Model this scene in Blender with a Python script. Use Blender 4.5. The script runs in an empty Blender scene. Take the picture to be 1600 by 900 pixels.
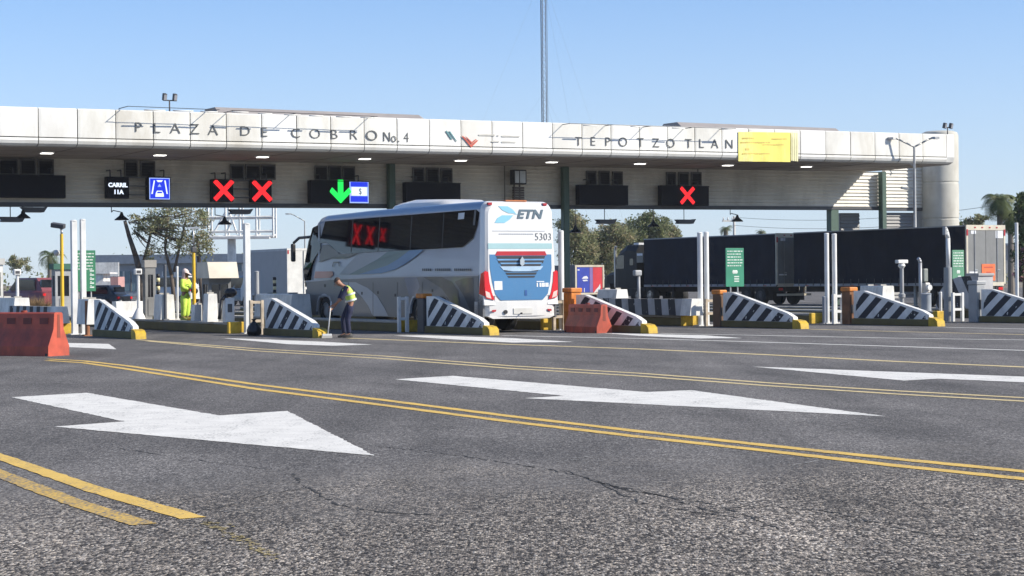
import bpy, bmesh, math, random
from mathutils import Vector, Matrix, Euler
random.seed(7)
S = bpy.context.scene
COL = S.collection
PI = math.pi
# ------------------------------------------------------------------ camera measurements
FPX, EYE, ROLL, PITCH = 3000.0, 1.5, -0.010, 12 / 3000
TH = math.radians(29.5)                      # direction of the lanes against the view axis
CT, ST = math.cos(TH), math.sin(TH)
RC = Matrix.Rotation(PI / 2 - PITCH, 3, 'X') @ Matrix.Rotation(ROLL, 3, 'Z')
def ray(x, y): return RC @ Vector(((x - 800) / FPX, (450 - y) / FPX, -1.0))
def G(x, y, z=0.0):                          # surveyed ground point
    d = ray(x, y); t = (z - EYE) / d.z
    return Vector((0, 0, EYE)) + d * t
def P(x, y, Z):                              # surveyed point at a distance
    d = ray(x, y); return Vector((0, 0, EYE)) + d * (Z / d.y)
def UV(u, v, z=0.0):                         # plaza coordinates: u along the canopy, v along the lanes
    return Vector((u * CT - v * ST, u * ST + v * CT, z))
def toUV(p): return (p.x * CT + p.y * ST, -p.x * ST + p.y * CT, p.z)
def PV(x, y, v):                             # point on the vertical plane v
    d = ray(x, y); n = Vector((-ST, CT, 0)); t = v / d.dot(n)
    return toUV(Vector((0, 0, EYE)) + d * t)
def PU(x, y, u):                             # point on the vertical plane u (returns v, z)
    d = ray(x, y); n = Vector((CT, ST, 0)); t = u / d.dot(n)
    q = toUV(Vector((0, 0, EYE)) + d * t); return q[1], q[2]
def vat(x, u): return PU(x, 438, u)[0]
def rectV(x0, y0, x1, y1, v):
    a = PV(x0, y0, v); b = PV(x1, y1, v); c = PV(x0, y1, v); d = PV(x1, y0, v)
    return a[0], b[0], (c[2] + b[2]) / 2, (a[2] + d[2]) / 2
# ------------------------------------------------------------------ materials
MATS = {}
def M(name, col, rough=0.6, metal=0.0, var=0.18, vs=2.0, bump=0.0, bs=60.0, spec=0.5, dirt=None, dscale=1.2, damt=0.35):
    if name in MATS: return MATS[name]
    m = bpy.data.materials.new(name); m.use_nodes = True
    nt = m.node_tree; N = nt.nodes; L = nt.links
    b = N['Principled BSDF']
    b.inputs['Roughness'].default_value = rough; b.inputs['Metallic'].default_value = metal
    b.inputs['Specular IOR Level'].default_value = spec
    tc = N.new('ShaderNodeTexCoord')
    n1 = N.new('ShaderNodeTexNoise'); n1.inputs['Scale'].default_value = vs; n1.inputs['Detail'].default_value = 5
    L.new(tc.outputs['Object'], n1.inputs['Vector'])
    mr = N.new('ShaderNodeMapRange'); mr.inputs['From Min'].default_value = 0.3; mr.inputs['From Max'].default_value = 0.7
    mr.inputs['To Min'].default_value = 1 - var; mr.inputs['To Max'].default_value = 1 + var * .5
    L.new(n1.outputs['Fac'], mr.inputs['Value'])
    mx = N.new('ShaderNodeMix'); mx.data_type = 'RGBA'; mx.blend_type = 'MULTIPLY'; mx.inputs['Factor'].default_value = 1
    mx.inputs['A'].default_value = (*col, 1)
    L.new(mr.outputs['Result'], mx.inputs['B'])
    out = mx.outputs['Result']
    if dirt:
        n2 = N.new('ShaderNodeTexNoise'); n2.inputs['Scale'].default_value = dscale; n2.inputs['Detail'].default_value = 8; n2.inputs['Roughness'].default_value = .7
        mp = N.new('ShaderNodeMapping'); mp.inputs['Scale'].default_value = (1, 1, .35)
        L.new(tc.outputs['Object'], mp.inputs['Vector']); L.new(mp.outputs['Vector'], n2.inputs['Vector'])
        r2 = N.new('ShaderNodeMapRange'); r2.inputs['From Min'].default_value = .48; r2.inputs['From Max'].default_value = .72
        r2.inputs['To Max'].default_value = damt
        L.new(n2.outputs['Fac'], r2.inputs['Value'])
        m2 = N.new('ShaderNodeMix'); m2.data_type = 'RGBA'; m2.inputs['B'].default_value = (*dirt, 1)
        L.new(out, m2.inputs['A']); L.new(r2.outputs['Result'], m2.inputs['Factor']); out = m2.outputs['Result']
    L.new(out, b.inputs['Base Color'])
    if bump:
        n3 = N.new('ShaderNodeTexNoise'); n3.inputs['Scale'].default_value = bs; n3.inputs['Detail'].default_value = 4
        L.new(tc.outputs['Object'], n3.inputs['Vector'])
        bp = N.new('ShaderNodeBump'); bp.inputs['Strength'].default_value = bump; bp.inputs['Distance'].default_value = .02
        L.new(n3.outputs['Fac'], bp.inputs['Height']); L.new(bp.outputs['Normal'], b.inputs['Normal'])
    MATS[name] = m; return m
def EM(name, col, s, base=(.02, .02, .02)):
    if name in MATS: return MATS[name]
    m = M(name, base, .4, var=.02)
    b = m.node_tree.nodes['Principled BSDF']
    b.inputs['Emission Color'].default_value = (*col, 1); b.inputs['Emission Strength'].default_value = s
    return m
def math_node(N, L, op, a, b=None, c=None):
    n = N.new('ShaderNodeMath'); n.operation = op
    for i, s in enumerate((a, b, c)):
        if s is None: continue
        if isinstance(s, (int, float)): n.inputs[i].default_value = s
        else: L.new(s, n.inputs[i])
    return n.outputs[0]
def stripe_mat(name, ca, cb, ky, kz, period, off=0.0, duty=.5):
    m = M(name, (1, 1, 1), .75, var=.22, vs=2.5, bump=.15, bs=30)
    nt = m.node_tree; N = nt.nodes; L = nt.links
    mx = [n for n in N if n.type == 'MIX'][0]
    tc = [n for n in N if n.type == 'TEX_COORD'][0]
    sp = N.new('ShaderNodeSeparateXYZ'); L.new(tc.outputs['Object'], sp.inputs[0])
    a = math_node(N, L, 'MULTIPLY', sp.outputs['Y'], ky); b = math_node(N, L, 'MULTIPLY', sp.outputs['Z'], kz)
    s = math_node(N, L, 'ADD', a, b); s = math_node(N, L, 'ADD', s, off + 100 * period)
    s = math_node(N, L, 'DIVIDE', s, period); s = math_node(N, L, 'FRACT', s); s = math_node(N, L, 'LESS_THAN', s, duty)
    nz = N.new('ShaderNodeTexNoise'); nz.inputs['Scale'].default_value = 9; nz.inputs['Detail'].default_value = 6
    L.new(tc.outputs['Object'], nz.inputs['Vector'])
    wear = math_node(N, L, 'LESS_THAN', nz.outputs['Fac'], .67)
    s = math_node(N, L, 'MULTIPLY', s, wear)
    cm = N.new('ShaderNodeMix'); cm.data_type = 'RGBA'
    cm.inputs['A'].default_value = (*ca, 1); cm.inputs['B'].default_value = (*cb, 1)
    L.new(s, cm.inputs['Factor']); L.new(cm.outputs['Result'], mx.inputs['A'])
    return m
# ------------------------------------------------------------------ mesh builder
class MB:
    def __init__(s, mat=None): s.bm = bmesh.new(); s.mats = []; s.ci = 0; s.mt(mat) if mat else None
    def mt(s, mat):
        if mat not in s.mats: s.mats.append(mat)
        s.ci = s.mats.index(mat); return s
    def face(s, vs, smooth=False):
        vv = [v if isinstance(v, bmesh.types.BMVert) else s.bm.verts.new(v) for v in vs]
        try: f = s.bm.faces.new(vv)
        except ValueError: return None
        f.material_index = s.ci; f.smooth = smooth; return f
    def box(s, cx, cy, cz, sx, sy, sz, rot=None, bev=0.0):
        R = rot if rot is not None else Matrix.Identity(3)
        b = bmesh.new(); bmesh.ops.create_cube(b, size=1.0)
        for v in b.verts: v.co = Vector((v.co.x * sx, v.co.y * sy, v.co.z * sz))
        if bev: bmesh.ops.bevel(b, geom=b.edges[:], offset=bev, segments=2, affect='EDGES', profile=.5)
        vm = {v: s.bm.verts.new(R @ v.co + Vector((cx, cy, cz))) for v in b.verts}
        for f in b.faces: s.face([vm[v] for v in f.verts])
        b.free(); return s
    def bb(s, x0, x1, y0, y1, z0, z1, bev=0.0):
        return s.box((x0 + x1) / 2, (y0 + y1) / 2, (z0 + z1) / 2, abs(x1 - x0), abs(y1 - y0), abs(z1 - z0), bev=bev)
    def cyl(s, p0, p1, r0, r1=None, n=10, cap=True):
        p0, p1 = Vector(p0), Vector(p1); r1 = r0 if r1 is None else r1
        d = (p1 - p0).normalized(); a = d.orthogonal().normalized(); b = d.cross(a)
        A = [s.bm.verts.new(p0 + (a * math.cos(t) + b * math.sin(t)) * r0) for t in [2 * PI * i / n for i in range(n)]]
        B = [s.bm.verts.new(p1 + (a * math.cos(t) + b * math.sin(t)) * r1) for t in [2 * PI * i / n for i in range(n)]]
        for i in range(n): s.face([A[i], A[(i + 1) % n], B[(i + 1) % n], B[i]], n > 6)
        if cap: s.face(A[::-1]); s.face(B)
        return s
    def tube(s, pts, r, n=8):
        for a, b in zip(pts[:-1], pts[1:]): s.cyl(a, b, r, r, n)
        return s
    def prism(s, pts, ax, a, b):
        f = {'x': lambda p, t: (t, p[0], p[1]), 'y': lambda p, t: (p[0], t, p[1]), 'z': lambda p, t: (p[0], p[1], t)}[ax]
        A = [s.bm.verts.new(f(p, a)) for p in pts]; B = [s.bm.verts.new(f(p, b)) for p in pts]
        n = len(pts)
        s.face(A[::-1]); s.face(B)
        for i in range(n): s.face([A[i], A[(i + 1) % n], B[(i + 1) % n], B[i]])
        return s
    def sph(s, c, r, n=10, m=7):
        if isinstance(r, (int, float)): r = (r, r, r)
        c = Vector(c); rows = []
        for j in range(1, m):
            ph = PI * j / m
            rows.append([s.bm.verts.new(c + Vector((r[0] * math.sin(ph) * math.cos(2 * PI * i / n), r[1] * math.sin(ph) * math.sin(2 * PI * i / n), r[2] * math.cos(ph)))) for i in range(n)])
        t = s.bm.verts.new(c + Vector((0, 0, r[2]))); q = s.bm.verts.new(c - Vector((0, 0, r[2])))
        for i in range(n):
            s.face([t, rows[0][i], rows[0][(i + 1) % n]], True); s.face([q, rows[-1][(i + 1) % n], rows[-1][i]], True)
            for j in range(len(rows) - 1): s.face([rows[j][i], rows[j + 1][i], rows[j + 1][(i + 1) % n], rows[j][(i + 1) % n]], True)
        return s
    def loft(s, secs, smooth=True, cap=True, closed=True):
        R = [[s.bm.verts.new(p) for p in sec] for sec in secs]
        n = len(R[0])
        for a, b in zip(R[:-1], R[1:]):
            for i in range(n if closed else n - 1): s.face([a[i], a[(i + 1) % n], b[(i + 1) % n], b[i]], smooth)
        if cap: s.face(R[0][::-1]); s.face(R[-1])
        return s
    def lathe(s, c, prof, ax='z', n=20):
        c = Vector(c); secs = []
        for (r, h) in prof:
            ring = []
            for i in range(n):
                t = 2 * PI * i / n; a, b = r * math.cos(t), r * math.sin(t)
                ring.append(c + (Vector((a, b, h)) if ax == 'z' else Vector((h, a, b)) if ax == 'x' else Vector((b, h, a))))
            secs.append(ring)
        return s.loft(secs)
    def build(s, name, parent=None, loc=(0, 0, 0), rz=0.0, norm=True):
        if norm: bmesh.ops.recalc_face_normals(s.bm, faces=s.bm.faces)
        for e in s.bm.edges:
            if len(e.link_faces) == 2 and e.calc_face_angle(0) > .6: e.smooth = False
        me = bpy.data.meshes.new(name); s.bm.to_mesh(me); s.bm.free()
        for m in s.mats: me.materials.append(m)
        o = bpy.data.objects.new(name, me); COL.objects.link(o)
        if parent: o.parent = parent
        o.location = loc; o.rotation_euler = (0, 0, rz); return o
def thing(name, label, cat, loc=(0, 0, 0), rz=0.0, group=None):
    o = bpy.data.objects.new(name, None); COL.objects.link(o); o.empty_display_size = .3
    o.location = loc; o.rotation_euler = (0, 0, rz)
    return tag(o, label, cat, group)
def tag(o, label, cat, group=None):
    o['label'] = label; o['category'] = cat
    if group: o['group'] = group
    return o
def struct(o, kind='structure'): o['kind'] = kind; return o
def dup(root, loc, rz, label):
    r = root.copy(); COL.objects.link(r); r.location = loc; r.rotation_euler = (0, 0, rz); r['label'] = label
    for ch in list(root.children):
        c = ch.copy(); COL.objects.link(c); c.parent = r
        for g in list(ch.children):
            d = g.copy(); COL.objects.link(d); d.parent = c
    return r
DG = None
def text_part(name, txt, size, mat, parent, loc, rot, ext=.01, sx=1.0, align='LEFT', shear=0.0, offset=0.0, space=1.0):
    cu = bpy.data.curves.new('lettering', 'FONT'); cu.body = txt; cu.size = size; cu.extrude = ext; cu.align_x = align; cu.shear = shear; cu.offset = offset
    cu.space_character = space; cu.resolution_u = 3
    t = bpy.data.objects.new('lettering', cu); COL.objects.link(t)
    dg = bpy.context.evaluated_depsgraph_get()
    me = bpy.data.meshes.new_from_object(t.evaluated_get(dg))
    bpy.data.objects.remove(t); bpy.data.curves.remove(cu)
    me.materials.clear(); me.materials.append(mat)
    o = bpy.data.objects.new(name, me); COL.objects.link(o); o.parent = parent
    o.location = loc; o.rotation_euler = rot; o.scale = (sx, 1, 1); return o
# common colours
white = M('white_paint', (.78, .77, .73), .55, dirt=(.22, .20, .17), dscale=2.2, damt=.6)
white2 = M('white_metal', (.72, .72, .70), .45, dirt=(.35, .3, .25), damt=.3)
concrete = M('concrete', (.42, .40, .36), .9, bump=.3, bs=25, dirt=(.2, .18, .15))
greyp = M('grey_paint', (.33, .34, .35), .5)
dkgrey = M('dark_grey_metal', (.07, .07, .075), .5)
black = M('black_plastic', (.018, .018, .02), .5)
rubber = M('tyre_rubber', (.02, .02, .021), .85, bump=.2)
yellow = M('yellow_paint', (.62, .40, .03), .65, var=.3, vs=5, dirt=(.13, .10, .05), dscale=5, damt=.75)
yellowp = M('yellow_pole', (.75, .47, .03), .5, dirt=(.3, .2, .06))
olive = M('kerb_yellow_shaded_worn', (.15, .12, .045), .85, dirt=(.14, .12, .08), damt=.7, bump=.2)  # yellow paint with the shade of the long sides put into its colour
orange = M('orange_plastic', (.66, .22, .03), .6, var=.3, vs=5, dirt=(.25, .12, .06), dscale=4, damt=.7)
steel = M('steel', (.5, .5, .5), .35, metal=.8)
glassd = M('dark_glass', (.012, .014, .018), .05, var=.05, spec=.8)
green = M('green_sign', (.03, .24, .14), .5)
redp = M('red_paint', (.5, .03, .03), .4)
# ------------------------------------------------------------------ ground, road, markings
def road_material():
    m = bpy.data.materials.new('asphalt'); m.use_nodes = True
    nt = m.node_tree; N = nt.nodes; L = nt.links; b = N['Principled BSDF']
    b.inputs['Roughness'].default_value = .88; b.inputs['Specular IOR Level'].default_value = .3
    tc = N.new('ShaderNodeTexCoord'); co = tc.outputs['Object']
    ma = N.new('ShaderNodeMapping'); ma.inputs['Scale'].default_value = (1, .42, 1); L.new(co, ma.inputs['Vector'])   # stone grain stretched along the view depth
    nd = N.new('ShaderNodeTexNoise'); nd.inputs['Scale'].default_value = 30; L.new(co, nd.inputs['Vector'])
    va = N.new('ShaderNodeVectorMath'); va.operation = 'MULTIPLY_ADD'; va.inputs[1].default_value = (.02, .02, 0); L.new(nd.outputs['Color'], va.inputs[0]); L.new(ma.outputs['Vector'], va.inputs[2])
    def vor(sc):
        v = N.new('ShaderNodeTexVoronoi'); v.inputs['Scale'].default_value = sc; L.new(va.outputs[0], v.inputs['Vector'])
        s = N.new('ShaderNodeSeparateColor'); L.new(v.outputs['Color'], s.inputs[0]); return v, s.outputs[0]
    def ramp(fac, *st):
        r = N.new('ShaderNodeValToRGB'); e = r.color_ramp.elements
        e[0].position, e[0].color = st[0][0], (*st[0][1], 1); e[1].position, e[1].color = st[1][0], (*st[1][1], 1)
        for p, c in st[2:]:
            q = e.new(p); q.color = (*c, 1)
        L.new(fac, r.inputs[0]); return r.outputs[0]
    def noise(sc, det=4, vec=None, rough=.55):
        n = N.new('ShaderNodeTexNoise'); n.inputs['Scale'].default_value = sc; n.inputs['Detail'].default_value = det; n.inputs['Roughness'].default_value = rough
        L.new(vec or co, n.inputs['Vector']); return n.outputs['Fac']
    def mix(f, a, bb, bl='MIX'):
        x = N.new('ShaderNodeMix'); x.data_type = 'RGBA'; x.blend_type = bl
        if isinstance(f, float): x.inputs['Factor'].default_value = f
        else: L.new(f, x.inputs['Factor'])
        L.new(a, x.inputs['A']); L.new(bb, x.inputs['B']); return x.outputs['Result']
    def mrange(v, a, c, t0=0., t1=1.):
        r = N.new('ShaderNodeMapRange'); r.interpolation_type = 'SMOOTHSTEP'
        for k, q in zip(('From Min', 'From Max', 'To Min', 'To Max'), (a, c, t0, t1)): r.inputs[k].default_value = q
        L.new(v, r.inputs['Value']); return r.outputs['Result']
    v1, r1 = vor(80); v2, r2 = vor(72)
    fine = ramp(r1, (0, (.055, .052, .050)), (1, (.28, .268, .256)), (.5, (.122, .113, .107)), (.8, (.172, .161, .152)))
    coarse = ramp(r2, (0, (.016, .015, .015)), (1, (.50, .475, .43)), (.30, (.056, .053, .05)), (.55, (.145, .137, .128)), (.82, (.29, .273, .248)))
    sp = N.new('ShaderNodeSeparateXYZ'); L.new(co, sp.inputs[0])
    nb = noise(.55, 6)
    yb = math_node(N, L, 'MULTIPLY_ADD', nb, 6.0, sp.outputs['Y']); yb = math_node(N, L, 'MULTIPLY_ADD', sp.outputs['X'], -.25, yb)
    mask = mrange(yb, 14.5, 19.5, 1.0, 0.0)
    sc_ = N.new('ShaderNodeSeparateColor'); L.new(v2.outputs['Color'], sc_.inputs[0])
    tint = ramp(sc_.outputs[1], (0, (1.06, .93, .80)), (1, (.97, .97, .98)), (.45, (1.06, 1.0, .93)), (.7, (1.10, .98, .90)))
    coarse = mix(.8, coarse, tint, 'MULTIPLY')
    col = mix(mask, fine, coarse)
    big = mrange(noise(.25, 6), .3, .7, .80, 1.18)
    mp = N.new('ShaderNodeMapping'); mp.inputs['Rotation'].default_value = (0, 0, -TH); mp.inputs['Scale'].default_value = (1, .045, 1); L.new(co, mp.inputs['Vector'])
    lane = mrange(noise(.9, 5, mp.outputs['Vector']), .32, .68, .82, 1.16)
    k = math_node(N, L, 'MULTIPLY', big, lane)
    mid = mrange(noise(7, 6, rough=.7), .3, .7, .86, 1.12); k = math_node(N, L, 'MULTIPLY', k, mid)
    uu = math_node(N, L, 'MULTIPLY', sp.outputs['X'], CT); uu = math_node(N, L, 'MULTIPLY_ADD', sp.outputs['Y'], ST, uu)
    wob = noise(.12, 3); uu = math_node(N, L, 'MULTIPLY_ADD', wob, .9, uu)
    ph = math_node(N, L, 'FRACT', math_node(N, L, 'DIVIDE', math_node(N, L, 'SUBTRACT', uu, 4.85 - 59), 5.9))
    tr = None
    for c0 in (.33, .66):
        q = math_node(N, L, 'ABSOLUTE', math_node(N, L, 'SUBTRACT', ph, c0)); q = mrange(q, .0, .10, 1.0, 0.0)
        tr = q if tr is None else math_node(N, L, 'MAXIMUM', tr, q)
    tn = mrange(noise(1.3, 5, mp.outputs['Vector']), .3, .65, .0, 1.0)
    k = math_node(N, L, 'MULTIPLY', k, math_node(N, L, 'SUBTRACT', 1.0, math_node(N, L, 'MULTIPLY', math_node(N, L, 'MULTIPLY', tr, tn), .22)))
    vo = N.new('ShaderNodeTexVoronoi'); vo.inputs['Scale'].default_value = .9; L.new(co, vo.inputs['Vector'])
    dd = math_node(N, L, 'MULTIPLY_ADD', noise(9, 4), .10, vo.outputs['Distance']); cen = mrange(math_node(N, L, 'ABSOLUTE', math_node(N, L, 'SUBTRACT', ph, .5)), .0, .2, 1.0, .2)
    oil = math_node(N, L, 'MULTIPLY', mrange(dd, .10, .19, 1.0, 0.0), cen)
    k = math_node(N, L, 'MULTIPLY', k, math_node(N, L, 'SUBTRACT', 1.0, math_node(N, L, 'MULTIPLY', oil, .45)))
    cc = N.new('ShaderNodeCombineColor')
    for i in range(3): L.new(k, cc.inputs[i])
    col = mix(1.0, col, cc.outputs[0], 'MULTIPLY')
    L.new(col, b.inputs['Base Color'])
    inv = math_node(N, L, 'SUBTRACT', 1.0, v2.outputs['Distance'])
    hh = math_node(N, L, 'MULTIPLY', inv, mrange(mask, 0, 1, .35, 1.0))
    bp = N.new('ShaderNodeBump'); bp.inputs['Strength'].default_value = .7; bp.inputs['Distance'].default_value = .008
    L.new(hh, bp.inputs['Height']); L.new(bp.outputs['Normal'], b.inputs['Normal'])
    return m
def paint_material(name, col, wear=.5, asp=(.14, .135, .13)):
    m = M(name, col, .7, var=.12, vs=3)
    nt = m.node_tree; N = nt.nodes; L = nt.links; b = N['Principled BSDF']
    src = b.inputs['Base Color'].links[0].from_socket
    tc = [n for n in N if n.type == 'TEX_COORD'][0]
    a = N.new('ShaderNodeTexNoise'); a.inputs['Scale'].default_value = 34; a.inputs['Detail'].default_value = 3
    c = N.new('ShaderNodeTexNoise'); c.inputs['Scale'].default_value = 1.6; c.inputs['Detail'].default_value = 6; c.inputs['Roughness'].default_value = .65
    L.new(tc.outputs['Object'], a.inputs['Vector']); mp = N.new('ShaderNodeMapping'); mp.inputs['Rotation'].default_value = (0, 0, -TH); mp.inputs['Scale'].default_value = (1.6, .6, 1)
    L.new(tc.outputs['Object'], mp.inputs['Vector']); L.new(mp.outputs['Vector'], c.inputs['Vector'])
    s = math_node(N, L, 'MULTIPLY', a.outputs['Fac'], .80); s = math_node(N, L, 'MULTIPLY_ADD', c.outputs['Fac'], .50, s)
    r = N.new('ShaderNodeMapRange'); r.inputs['From Min'].default_value = 1.02 - .36 * wear; r.inputs['From Max'].default_value = 1.12 - .30 * wear
    L.new(s, r.inputs['Value'])
    x = N.new('ShaderNodeMix'); x.data_type = 'RGBA'; L.new(src, x.inputs['A']); x.inputs['B'].default_value = (*asp, 1)
    L.new(r.outputs['Result'], x.inputs['Factor']); L.new(x.outputs['Result'], b.inputs['Base Color'])
    return m
def sheet(name, polys, mat, kind='structure'):
    mb = MB(mat)
    for p in polys: mb.face(p)
    o = mb.build(name, norm=False)
    for f in o.data.polygons:
        if f.normal.z < 0: f.flip()
    return struct(o, kind)
soil = M('dry_soil', (.20, .165, .12), .95, var=.3, vs=.05, bump=.3, bs=3)
sheet('ground', [[(-6000, -300, -.02), (6000, -300, -.02), (6000, 9000, -.02), (-6000, 9000, -.02)]], soil)
asphalt = road_material()
sheet('road', [[(-160, -12, 0), (160, -12, 0), (200, 230, 0), (-200, 230, 0)]], asphalt)
p_white = paint_material('road_white', (.72, .70, .65), .86)
p_yel = paint_material('road_yellow', (.68, .45, .10), .86)
p_yelw = paint_material('road_yellow_pale', (.64, .51, .26), .6)
p_yel2 = paint_material('road_yellow_worn', (.62, .40, .08), 1.22)
def strip(name, px, w, mat, z=.004):
    raw = [G(*p) for p in px]; raw[-1:] = [raw[-1]] + ([raw[-1] + (raw[-1] - raw[-2]).normalized() * 14] if px[-1][0] >= 1600 else []); raw[:1] = ([raw[0] - (raw[1] - raw[0]).normalized() * 9] if px[0][0] < 0 else []) + [raw[0]]; pts = []; polys = []; Ls = []; Rs = []
    for a, b in zip(raw[:-1], raw[1:]):
        n_ = max(2, int((b - a).length / .12)); pts += [a.lerp(b, i / n_) for i in range(n_)]
    pts.append(raw[-1])
    for i, p in enumerate(pts):
        d = (pts[min(i + 1, len(pts) - 1)] - pts[max(i - 1, 0)]).normalized(); n = Vector((-d.y, d.x, 0)) * w / 2 * random.uniform(.9, 1.1)
        Ls.append((p + n).to_tuple()[:2] + (z,)); Rs.append((p - n).to_tuple()[:2] + (z,))
    for i in range(len(pts) - 1): polys.append([Rs[i], Rs[i + 1], Ls[i + 1], Ls[i]])
    return sheet(name, polys, mat)
strip('lane_line', [(74, 561), (130, 564), (200, 572), (300, 586.5), (400, 601), (600, 625.5), (800, 651), (1000, 674.5), (1200, 696.5), (1400, 717.5), (1640, 741)], .16, p_yel)
strip('lane_line', [(74, 563.5), (130, 567), (200, 577), (300, 592.5), (400, 608), (600, 633.5), (800, 659.5), (1000, 683), (1200, 705), (1400, 728), (1640, 753)], .16, p_yel)
strip('lane_line', [(215, 531), (400, 545), (600, 556.5), (800, 572), (1000, 583.5), (1200, 598.5), (1400, 611), (1640, 624)], .155, p_yelw)
strip('lane_line', [(230, 533), (400, 548.5), (600, 560.5), (800, 576), (1000, 588), (1200, 603), (1400, 616), (1640, 629.5)], .155, p_yelw)
strip('lane_line', [(545, 528.5), (800, 538.5), (1000, 545.5), (1200, 554.5), (1400, 565), (1640, 575.5)], .24, p_yelw)
strip('lane_line', [(785, 524.5), (1000, 529), (1200, 535), (1400, 541.5), (1640, 549)], .22, p_white)
strip('lane_line', [(1030, 521), (1200, 524.5), (1400, 528.5), (1640, 532)], .2, p_white)
strip('lane_line', [(1265, 514.5), (1400, 518.2), (1640, 524)], .2, p_yelw)
strip('lane_line', [(1476, 511.5), (1640, 515)], .2, p_white)
strip('lane_line', [(-20, 708), (0, 714), (150, 766), (302, 810)], .17, p_yel)
strip('lane_line', [(-20, 732), (0, 741), (115, 785), (225, 820)], .17, p_yel2)
gp_ = []
for _ in range(110):
    f = random.random(); p = G(325 + 105 * f + random.gauss(0, 7), 817 + 55 * f + random.gauss(0, 2.5)); s = random.uniform(.006, .022); a = random.uniform(0, PI)
    gp_.append([(p.x + math.cos(a + q * PI / 2) * s * random.uniform(.6, 1.4), p.y + math.sin(a + q * PI / 2) * s * random.uniform(.6, 1.8), .004) for q in range(4)])
struct(sheet('paint_flecks', gp_, M('paint_fleck_yellow', (.36, .29, .13), .8)), 'stuff')
def arrow(px, z=.004):
    raw = [G(*p) for p in px]; out = []
    for a, b in zip(raw, raw[1:] + raw[:1]):
        n_ = max(2, int((b - a).length / .08)); d = (b - a).normalized()
        for i in range(n_):
            p = a.lerp(b, i / n_)
            if i: p = p + Vector((-d.y, d.x, 0)) * random.gauss(0, .008)
            out.append((p.x, p.y, z))
    return sheet('road_arrow', [out], p_white)
arrow([(17.5, 621), (135, 614), (342, 649.5), (449, 642.5), (585, 712.5), (85, 667), (194, 659)])
arrow([(617.5, 593), (707.5, 587.5), (1010, 613), (1080, 610), (1384, 651), (819, 622.5), (882, 619)])
arrow([(1175, 573), (1412, 595), (1465, 592), (1620, 598.5), (1640, 590), (1577, 588)])
arrow([(20, 535), (105, 536), (170, 537.5), (182, 546), (107, 542.5), (20, 541)])
arrow([(347, 528.5), (400, 530), (500, 534), (582, 538.5), (520, 540.5), (450, 538)])
arrow([(615, 524.5), (665, 524), (800, 528.5), (897, 534.5), (800, 535.5), (700, 530)])
arrow([(940, 520.5), (1100, 524), (1160, 528.5), (1090, 529), (1000, 525)])
# cracks and tar
crackm = M('crack_tar', (.035, .034, .033), .9)
def crack(px, w):
    pts = [G(*p) for p in px]; fine = []
    for a, b in zip(pts[:-1], pts[1:]):
        for k in range(14): fine.append(a.lerp(b, k / 14) + Vector((random.uniform(-.02, .02), random.uniform(-.025, .025), 0)))
    polys = []
    for a, b in zip(fine[:-1], fine[1:]):
        if random.random() < .22: continue
        d = (b - a).normalized(); n = Vector((-d.y, d.x, 0)); wa = w * random.uniform(.2, 1)
        polys.append([(a.x + n.x * wa, a.y + n.y * wa, .003), (a.x - n.x * wa, a.y - n.y * wa, .003), (b.x - n.x * wa, b.y - n.y * wa, .003), (b.x + n.x * wa, b.y + n.y * wa, .003)])
    return sheet('road_crack', polys, crackm)
crack([(588, 697), (640, 703), (720, 712), (800, 725), (890, 738), (930, 752), (1000, 785), (1080, 800), (1200, 815)], .011)
crack([(455, 740), (480, 762), (530, 790), (590, 800), (700, 806)], .016)
crack([(930, 752), (985, 768), (1040, 775), (1110, 800)], .013)
crack([(820, 728), (900, 742), (960, 762), (1020, 772)], .012)
crack([(480, 762), (420, 772), (350, 792), (290, 803)], .010)
crack([(1100, 800), (1180, 790), (1300, 800), (1420, 830), (1540, 845)], .012)
crack([(180, 700), (330, 722), (430, 735)], .008)
crack([(690, 668), (740, 672)], .01)
crack([(930, 752), (1010, 770), (1120, 790), (1230, 830)], .012)
# pale scratches, scraped paint
scr = M('scratch_pale', (.30, .29, .28), .9)
for a, b in (((865, 720), (950, 710)), ((1232, 728), (1290, 718)), ((85, 597), (122, 600)), ((15, 588), (50, 591)), ((870, 722), (920, 716)), ((560, 716), (600, 706)), ((350, 800), (420, 792)), ((1500, 868), (1590, 858)), ((1530, 562), (1548, 560))):
    p, q = G(*a), G(*b); polys = []
    for k in range(9):
        if random.random() < .3: continue
        s, e = p.lerp(q, k / 9), p.lerp(q, (k + .8) / 9); d = (q - p).normalized(); n = Vector((-d.y, d.x, 0)) * .012 * random.uniform(.4, 1.3)
        polys.append([(s.x - n.x, s.y - n.y, .003), (e.x - n.x, e.y - n.y, .003), (e.x + n.x, e.y + n.y, .003), (s.x + n.x, s.y + n.y, .003)])
    sheet('road_scuff', polys, scr)
# ------------------------------------------------------------------ islands
NOSE = {1: (220, 530), 2: (505, 528), 3: (772, 524), 4: (1020, 521), 5: (1257, 514), 6: (1470, 510)}
ISL = {}
for k, p in NOSE.items():
    q = toUV(G(*p)); ISL[k] = (q[0], q[1])
ISL[7] = (43.7, 42.5); ISL[8] = (48.2, 42.0)
def at(i, x, du=0.0, z=0.0):
    u = ISL[i][0] + du; return UV(u, vat(x, u), z)
stripes = stripe_mat('wedge_stripes', (.74, .74, .72), (.022, .024, .035), 1, 1.3, .74, .1, .5)
wl = {1: 'striped concrete wedge right of the orange water barrier, leftmost of the row',
      2: 'striped concrete wedge at the sweeping worker\'s feet, rubbish bag behind it',
      3: 'striped concrete wedge with orange cap against the bus\'s left rear',
      4: 'striped concrete wedge half hidden by the fallen red barrier',
      5: 'striped concrete wedge under the green sign that stands before the black trailers',
      6: 'striped concrete wedge with orange cap in front of the traffic signal post',
      7: 'striped concrete wedge cut by the right picture edge below the trailer doors'}
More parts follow.
